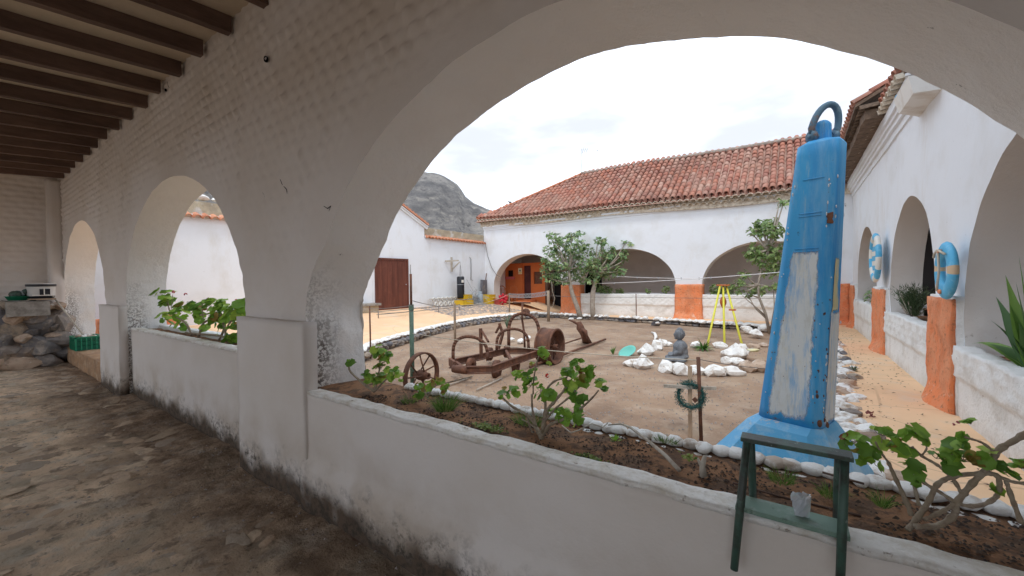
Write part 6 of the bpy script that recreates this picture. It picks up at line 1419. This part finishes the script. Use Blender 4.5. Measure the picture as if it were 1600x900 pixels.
crate('yellow_crate', 'upper yellow plastic crate stacked by the white wall', (-12.55, 14.1, .68), .42, .55, .2, 'yellow_plastic'); crate('yellow_crate', 'lower yellow crate at the bottom of the stack, lying tilted', (-12.3, 13.75, .42), .5, .7, .22, 'yellow_plastic')
crate('yellow_bin', 'deep yellow plastic bin beside the grey gas cylinder', (-12.35, 15.55, .38), .55, .50, .45, 'yellow_plastic', 'bin', 2)
gb = thing('gas_cylinder', 'grey blue gas cylinder between the scrap heap and the yellow bin', 'gas cylinder', (-12.4, 15.02, .40)); MB().lathe((-12.4, 15.02, .40), [(0, 0), (.13, 0), (.15, .04), (.15, .40), (.12, .47), (.05, .50), (0, .50)], 18).build('tank', 'gas', gb, True); MB().lathe((-12.4, 15.02, .90), [(.08, 0), (.08, .10), (.07, .10), (.07, 0)], 14).build('valve_guard', 'gas', gb, True)
sh = thing('scrap_heap', 'tangled heap of grey wire and dry stems below the punching bag', 'scrap heap', (-12.4, 14.6, .40)); mb = MB()
for i in range(60):
    p = Vector((-12.4+random.gauss(0, .12), 14.62+random.gauss(0, .22), .42+abs(random.gauss(0, .18)))); pts = [p+Vector((random.gauss(0, .1), random.gauss(0, .1), random.gauss(0, .1)))*k for k in range(4)]; mb.tube(pts, .009, 4)
mb.build('tangle', 'grey_metal', sh); rl = MB().ring((-12.4, 14.55, .60), (1, .2, .2), .17, .014, 20, 5).ring((-12.35, 14.8, .58), (1, -.3, .1), .15, .014, 20, 5); rl.build('hoops', 'grey_metal', sh, True)
rod('leaning_board', 'weathered board sticking out over the gas cylinder', 'board', [AX(727, 467, -12.5), AX(742, 465, -12.5)], .03, 'grey_wood', 4)
bp = thing('red_bucket', 'faded red bucket by the left foot of the first far arch', 'bucket', (-11.9, 15.75, .33)); MB().lathe((-11.9, 15.75, .33), [(0, 0), (.15, 0), (.19, .30), (.20, .30), (.185, .30), (.14, .02), (0, .02)], 18).build('pail', 'pink_plastic', bp, True)
rf_ = thing('red_bundle', 'bright red and pink plastic bundle piled by the first far arch', 'bundle', (-11.6, 15.8, .4)); mb = MB()
for i in range(26): mb.ball((-11.62+random.gauss(0, .11), 15.85+random.gauss(0, .08), .62+random.gauss(0, .12)), random.uniform(.06, .10), None, None, 7, 5)
mb.build('bags', 'red_plastic', rf_, False)
sbn = thing('stone_bench', 'low stone bench with pale slab left of the brown door', 'bench', (-12.7, 8.6, .4)); gridbox((-13, 7.6, .05), (-12.5, 9.3, .66), .12, .02, 4).build('stones', 'stoneband', sbn); gridbox((-13, 7.55, .66), (-12.4, 9.35, .74), .15, .008, 4).build('slab', 'mortar_g', sbn)
gridm = thing('low_pipe_rail', 'low thin metal rail in front of the brown door', 'rail', (-11.2, 9, .3))
for z in (.42, .52): MB().tube([(-11.4, 8.4, z), (-11.5, 12.6, z)], .012, 5).build('rail', 'wire', gridm, True)
for y in (8.5, 9.9, 11.3, 12.5): MB().tube([(-11.45, y, .15), (-11.45, y, .55)], .016, 5).build('rail_post', 'wire', gridm, True)

# ================================================================ ORANGE ROOM inside the first far arch
orr = thing('orange_room', 'orange painted room front with maroon door and small window inside the first far arch', 'room', (-11.6, 17.8, .34)); YO = 17.8
A = AY(781, 415, YO); x0 = -13.2; zt_ = 2.36
def opening_wall(x0, x1, z0, z1, holes, y, th):
    xs = sorted({x0, x1, *[h[0] for h in holes], *[h[1] for h in holes]}); zs = sorted({z0, z1, *[h[2] for h in holes], *[h[3] for h in holes]}); mb = MB()
    for i in range(len(xs)-1):
        for j in range(len(zs)-1):
            cx, cz = (xs[i]+xs[i+1])/2, (zs[j]+zs[j+1])/2
            if any(h[0] < cx < h[1] and h[2] < cz < h[3] for h in holes): continue
            mb.box((xs[i], y, zs[j]), (xs[i+1], y+th, zs[j+1]))
    return mb
opening_wall(x0, -11.78, .2, zt_, [(-12.74, -12.38, 1.72, 2.06)], YO, .15).build('wall', 'orange_flat', orr)
opening_wall(-11.78, -10.25, .2, zt_, [(-11.72, -11.28, .45, 2.28), (-11.1, -10.6, 1.32, 1.95)], YO+.04, .15).build('wall', 'orange_flat', orr)
MB().box((-12.74, YO+.08, 1.72), (-12.38, YO+.10, 2.06)).build('window', 'void', orr); MB().box((-12.86, YO-.07, 1.58), (-12.26, YO+.02, 1.715)).build('sill', 'pink_plastic', orr)
MB().box((-11.72, YO+.10, .45), (-11.28, YO+.13, 2.28)).build('door', 'dark_door', orr); MB().box((-11.1, YO+.12, 1.32), (-10.6, YO+.15, 1.95)).build('shutter', 'rust', orr)
MB().box((-13.2, YO-.04, zt_), (-10.2, YO+.3, zt_+.06)).build('parapet_edge', 'orange_flat', orr); MB().box((-12.2, YO-.6, .1), (-10.9, YO-.001, .47)).build('step', 'orange_flat', orr)
MB().box((-12.3, YO-.05, .42), (-11.0, YO-.001, .52)).build('threshold', 'orange', orr)
sg = thing('notice', 'small cream notice with a dark symbol fixed beside the maroon door', 'notice', (-11.9, YO-.02, 2.0)); MB().box((-12.02, YO-.03, 1.84), (-11.80, YO-.001, 2.16)).build('sheet', 'paper', sg); MB().ball((-11.91, YO-.032, 2.03), .045, .004, .06).build('symbol', 'black', sg, True); MB().box((-12.0, YO-.034, 1.88), (-11.82, YO-.031, 1.93)).build('band', 'yellow_plastic', sg)
for i, (xx, lab) in enumerate(((-12.75, 'left wicker chair in front of the orange room'), (-12.0, 'right wicker chair beside the maroon door'))):
    ch = thing('wicker_chair', lab, 'chair', (xx, 17.0, .34)); MB().box((xx-.25, 16.75, .68), (xx+.25, 17.2, .74)).build('seat', 'orange_iron', ch)
    mb = MB(); 
    for k in range(9): q = math.pi*k/8; mb.v += []
    mb.tube([(xx-.26, 17.25, .45)]+[(xx-.26*math.cos(math.pi*k/8), 17.25, .95+.28*math.sin(math.pi*k/8)) for k in range(9)]+[(xx+.26, 17.25, .45)], .022, 6).build('backrest', 'orange_iron', ch, True)
    for k in range(5): MB().tube([(xx-.18+.09*k, 17.25, .70), (xx-.18+.09*k, 17.25, 1.12)], .010, 5).build('slat', 'orange_iron', ch, True)
    for sx in (-.22, .22):
        for yy in (16.8, 17.2): MB().tube([(xx+sx, yy, .36), (xx+sx, yy, .70)], .018, 6).build('leg', 'orange_iron', ch, True)
wpp = AY(848, 466, 17.3); rod('inner_post', 'dark wooden prop inside the first far arch by the passage', 'post', [(-10.25, 17.75, .2), (-10.25, 17.75, 3.6)], .11, 'beam', 6)
MB_ = thing('dark_passage', 'black panel painted as the shade of the passage at the right of the first far arch', 'doorway', (-9.5, 17.9, .2)); MB().box((-10.15, 18.3, .05), (-8.5, 18.36, 2.3)).build('opening', 'void', MB_)  # the passage is a flat sheet with its darkness painted black
rod('hanging_rope', 'pale rope looping down beside the thick wooden post at the first far arch', 'rope', [AY(862, 440, 15.9), AY(863, 455, 15.9), AY(867, 466, 15.9), AY(864, 478, 15.9), AY(858, 484, 15.9)], .014, 'rope')

# ================================================================ ROOF THINGS
an = thing('tv_antenna', 'thin television aerial on the ridge of the red tiled roof', 'antenna', AY(909, 272, 18.8)); a0_ = AY(909, 272, 18.8); a1_ = AY(909, 232, 18.8)
MB().tube([a0_, a1_], .014, 6).build('mast', 'grey_metal', an, True); MB().tube([a1_+Vector((0, 0, -.06)), AY(935, 235, 18.8)], .010, 5).build('boom', 'ring_white', an, True)
for px, l in ((911, .32), (914, .26), (917, .26), (934, .2)):
    c = AY(px, 235, 18.8); MB().tube([c-Vector((.03, .05, l/2)), c+Vector((.03, .05, l/2))], .010, 5).build('element', 'grey_metal', an, True)
bd = AY(797, 319, 17.0); bi = thing('bird', 'small dark bird perched on the hip of the red tiled roof', 'bird', bd)
bmh = MB().ball(bd+Vector((0, 0, .09)), .09, .05, .055, 10, 7).ball(bd+Vector((-.085, 0, .155)), .035, None, None, 8, 6).tube([bd+Vector((.05, 0, .07)), bd+Vector((.19, 0, -.0))], [.035, .012], 6).tube([bd+Vector((-.11, 0, .155)), bd+Vector((-.15, 0, .15))], [.01, .002], 5)
bmh.build('body', 'wire', bi, True); MB().tube([bd+Vector((0, .02, -.03)), bd+Vector((0, .02, .06))], .006, 4).tube([bd+Vector((0, -.02, -.03)), bd+Vector((0, -.02, .06))], .006, 4).build('legs', 'wire', bi, True)

# ================================================================ GALLERY END: stone pile, block, bucket, crate
sp = thing('stone_pile', 'rough heap of stacked field stones against the end wall of the gallery', 'stone pile', (-11.7, .7, 0))
pile = [(20, 590, 80, 30, 't'), (-20, 592, 60, 34, 't'), (67, 570, 42, 22, 'b'), (35, 553, 48, 30, 'd'), (-8, 565, 40, 28, 'b'), (65, 543, 42, 32, 'd'), (0, 535, 36, 26, 'd'), (20, 515, 36, 26, 'b'), (38, 492, 34, 26, 'b'), (66, 508, 36, 28, 'd'), (22, 498, 32, 26, 't'), (52, 496, 32, 26, 'b'), (80, 498, 22, 18, 'd'), (100, 505, 22, 26, 'b'), (95, 532, 36, 22, 'b'), (101, 552, 24, 20, 'b'), (64, 478, 22, 12, 'b'), (78, 480, 16, 10, 't'), (88, 488, 16, 12, 'b'), (92, 478, 16, 12, 't'), (-5, 500, 34, 30, 'd'), (86, 512, 14, 12, 'b'), (40, 528, 22, 16, 't'), (85, 525, 16, 12, 't'), (-25, 540, 50, 40, 'b'), (10, 480, 20, 14, 'b'), (45, 478, 20, 12, 't'), (-22, 500, 44, 40, 'd'), (50, 520, 18, 12, 'b'), (14, 548, 22, 18, 'b')]
for i, (px, py, wpx, hpx, k) in enumerate(pile):
    c = AX(px, py-hpx/2 if False else py, -11.62+.02*(i % 3)); d = (c-O).dot(CF); s = wpx*d/FPX; h = hpx*d/FPX
    src = {'b': RBS, 'd': RBS, 't': RT}[k]
    copy_of(src[i % len(src)], 'stone', (c.x-.12-.0*c.z, c.y, max(c.z, h*.3)), (random.uniform(-.1, .1), random.uniform(-.1, .1), random.uniform(1.2, 1.9)), (s*1.25, .5, h*1.5), sp)
gridbox((-12.2, -1.2, 0), (-11.9, 1.25, .66), .12, .03, 3).build('rubble_core', 'mortar_g', sp)
ob = AX(10, 472, -11.6); 
A = AX(10, 502-10, -11.55); B_ = AX(79, 490, -11.55); Ct = AX(10, 472, -11.55)
blk = gridbox((-11.95, AX(10, 490, -11.36).y, AX(45, 494, -11.36).z), (-11.36, AX(79, 490, -11.36).y, AX(45, 471, -11.36).z), .05, .006, 5).build('concrete_block', 'mortar_g', None, False); tag(blk, 'long grey concrete block lying on top of the stone pile', 'block')
zb = AX(45, 470, -11.36).z
pk = MB().box((-11.85, AX(44, 468, -11.4).y, zb+.010), (-11.34, AX(87, 468, -11.4).y, zb+.035)).build('wooden_board', 'wood'); tag(pk, 'short board lying on the grey concrete block under the paint bucket', 'board')
bc = AX(65, 466, -11.6); bkt = thing('paint_bucket', 'white and black labelled paint bucket standing at the corner on the board', 'bucket', (-11.62, bc.y, zb+.035))
hb = .27; c = Vector((-11.62, bc.y, zb+.035)); MB().lathe(c, [(0, 0), (.165, 0), (.175, .05), (.178, .17)], 28).build('pail_lower', 'black', bkt, True)
MB().lathe(c, [(.179, .045), (.182, hb-.05)], 28).build('label', 'bucket_w', bkt, True); MB().lathe(c, [(.183, hb-.05), (.195, hb-.045), (.195, hb-.01), (.185, hb)], 28).build('rim', 'black', bkt, True); MB().lathe(c+Vector((0, 0, hb)), [(.19, -.006), (.19, .012), (0, .014)], 28).build('lid', 'bucket_w', bkt, True)
vd = (O-c); vd.z = 0; vd.normalize(); sd_ = vd.cross(Vector((0, 0, 1))); pc_ = c+vd*.175
MB().bar(pc_-sd_*-.02+Vector((0, 0, .12)), pc_-sd_*.11+Vector((0, 0, .12)), .03, .11).build('label_panel', 'black', bkt); MB().bar(c+vd*.186-sd_*.03+Vector((0, 0, .12)), c+vd*.186-sd_*.045+Vector((0, 0, .12)), .02, .13).build('label_stripe', 'ring_white', bkt)
MB().bar(c+vd*.181+sd_*.11+Vector((0, 0, .06)), c+vd*.187-sd_*.10+Vector((0, 0, .06)), .01, .02).build('label_stripe', 'ring_white', bkt)
gn = thing('green_basin', 'small green plastic basin with bags beside the paint bucket', 'basin', AX(32, 468, -11.65)); gcn = Vector((-11.68, AX(30, 468, -11.65).y, zb+.004)); MB().lathe(gcn, [(0, 0), (.13, 0), (.17, .08), (.18, .08), (.16, .07), (.12, .01), (0, .01)], 20).build('bowl', 'green_plastic', gn, True)
mb = MB()
for i in range(9): mb.ball(gcn+Vector((random.gauss(0, .05), random.gauss(-.05, .07), .12+random.gauss(0, .03))), random.uniform(.04, .07), None, None, 8, 6)
mb.build('crumpled_bags', 'green_steel', gn, True); MB().ball(gcn+Vector((.05, .03, .13)), .045, .05, .05).build('clear_bag', 'gas', gn, True)
tag(MB().lathe((-11.75, AX(42, 460, -11.7).y, zb+.004), [(0, 0), (.07, 0), (.08, .15), (.085, .16), (0, .16)], 14).build('clay_pot', 'rust', None, True), 'small terracotta pot between the basin and the paint bucket', 'pot')
cr0 = Vector((-11.05, 1.62, .305)); crate('green_crate', 'green plastic crate full of stones on the low ledge under the far arch', cr0, .50, .36, .25, 'green_plastic', ribs=5)
for i in range(14): tag(copy_of(random.choice(RW+RT), 'crate_stone', cr0+Vector((random.uniform(-.2, .2), random.uniform(-.13, .13), .2+random.uniform(0, .06))), rnd_rot(), (.11, .1, .08)), 'pale stone heaped inside the green crate', 'stone', 'stones filling the green crate')
rod('broom_stick', 'thin wooden stick slanting from the stone pile into the green crate', 'stick', [AX(82, 462, -11.5), Vector((-10.95, 1.6, .52))], .014, 'grey_wood')
plq = gridbox((-10.9, 1.9, 0), (-9.6, 2.05, .45), .12, .01, 4)
# white bush wall seen through the far arch: short orange plinth strip
pl_ = thing('low_plinth', 'short orange painted plinth outside the far gallery arch', 'plinth', (-12.3, 2.2, .3)); gridbox((-12.9, 2.0, 0), (-12.4, 3.4, .75), .1, .015, 4).build('block', 'orange', pl_, True)
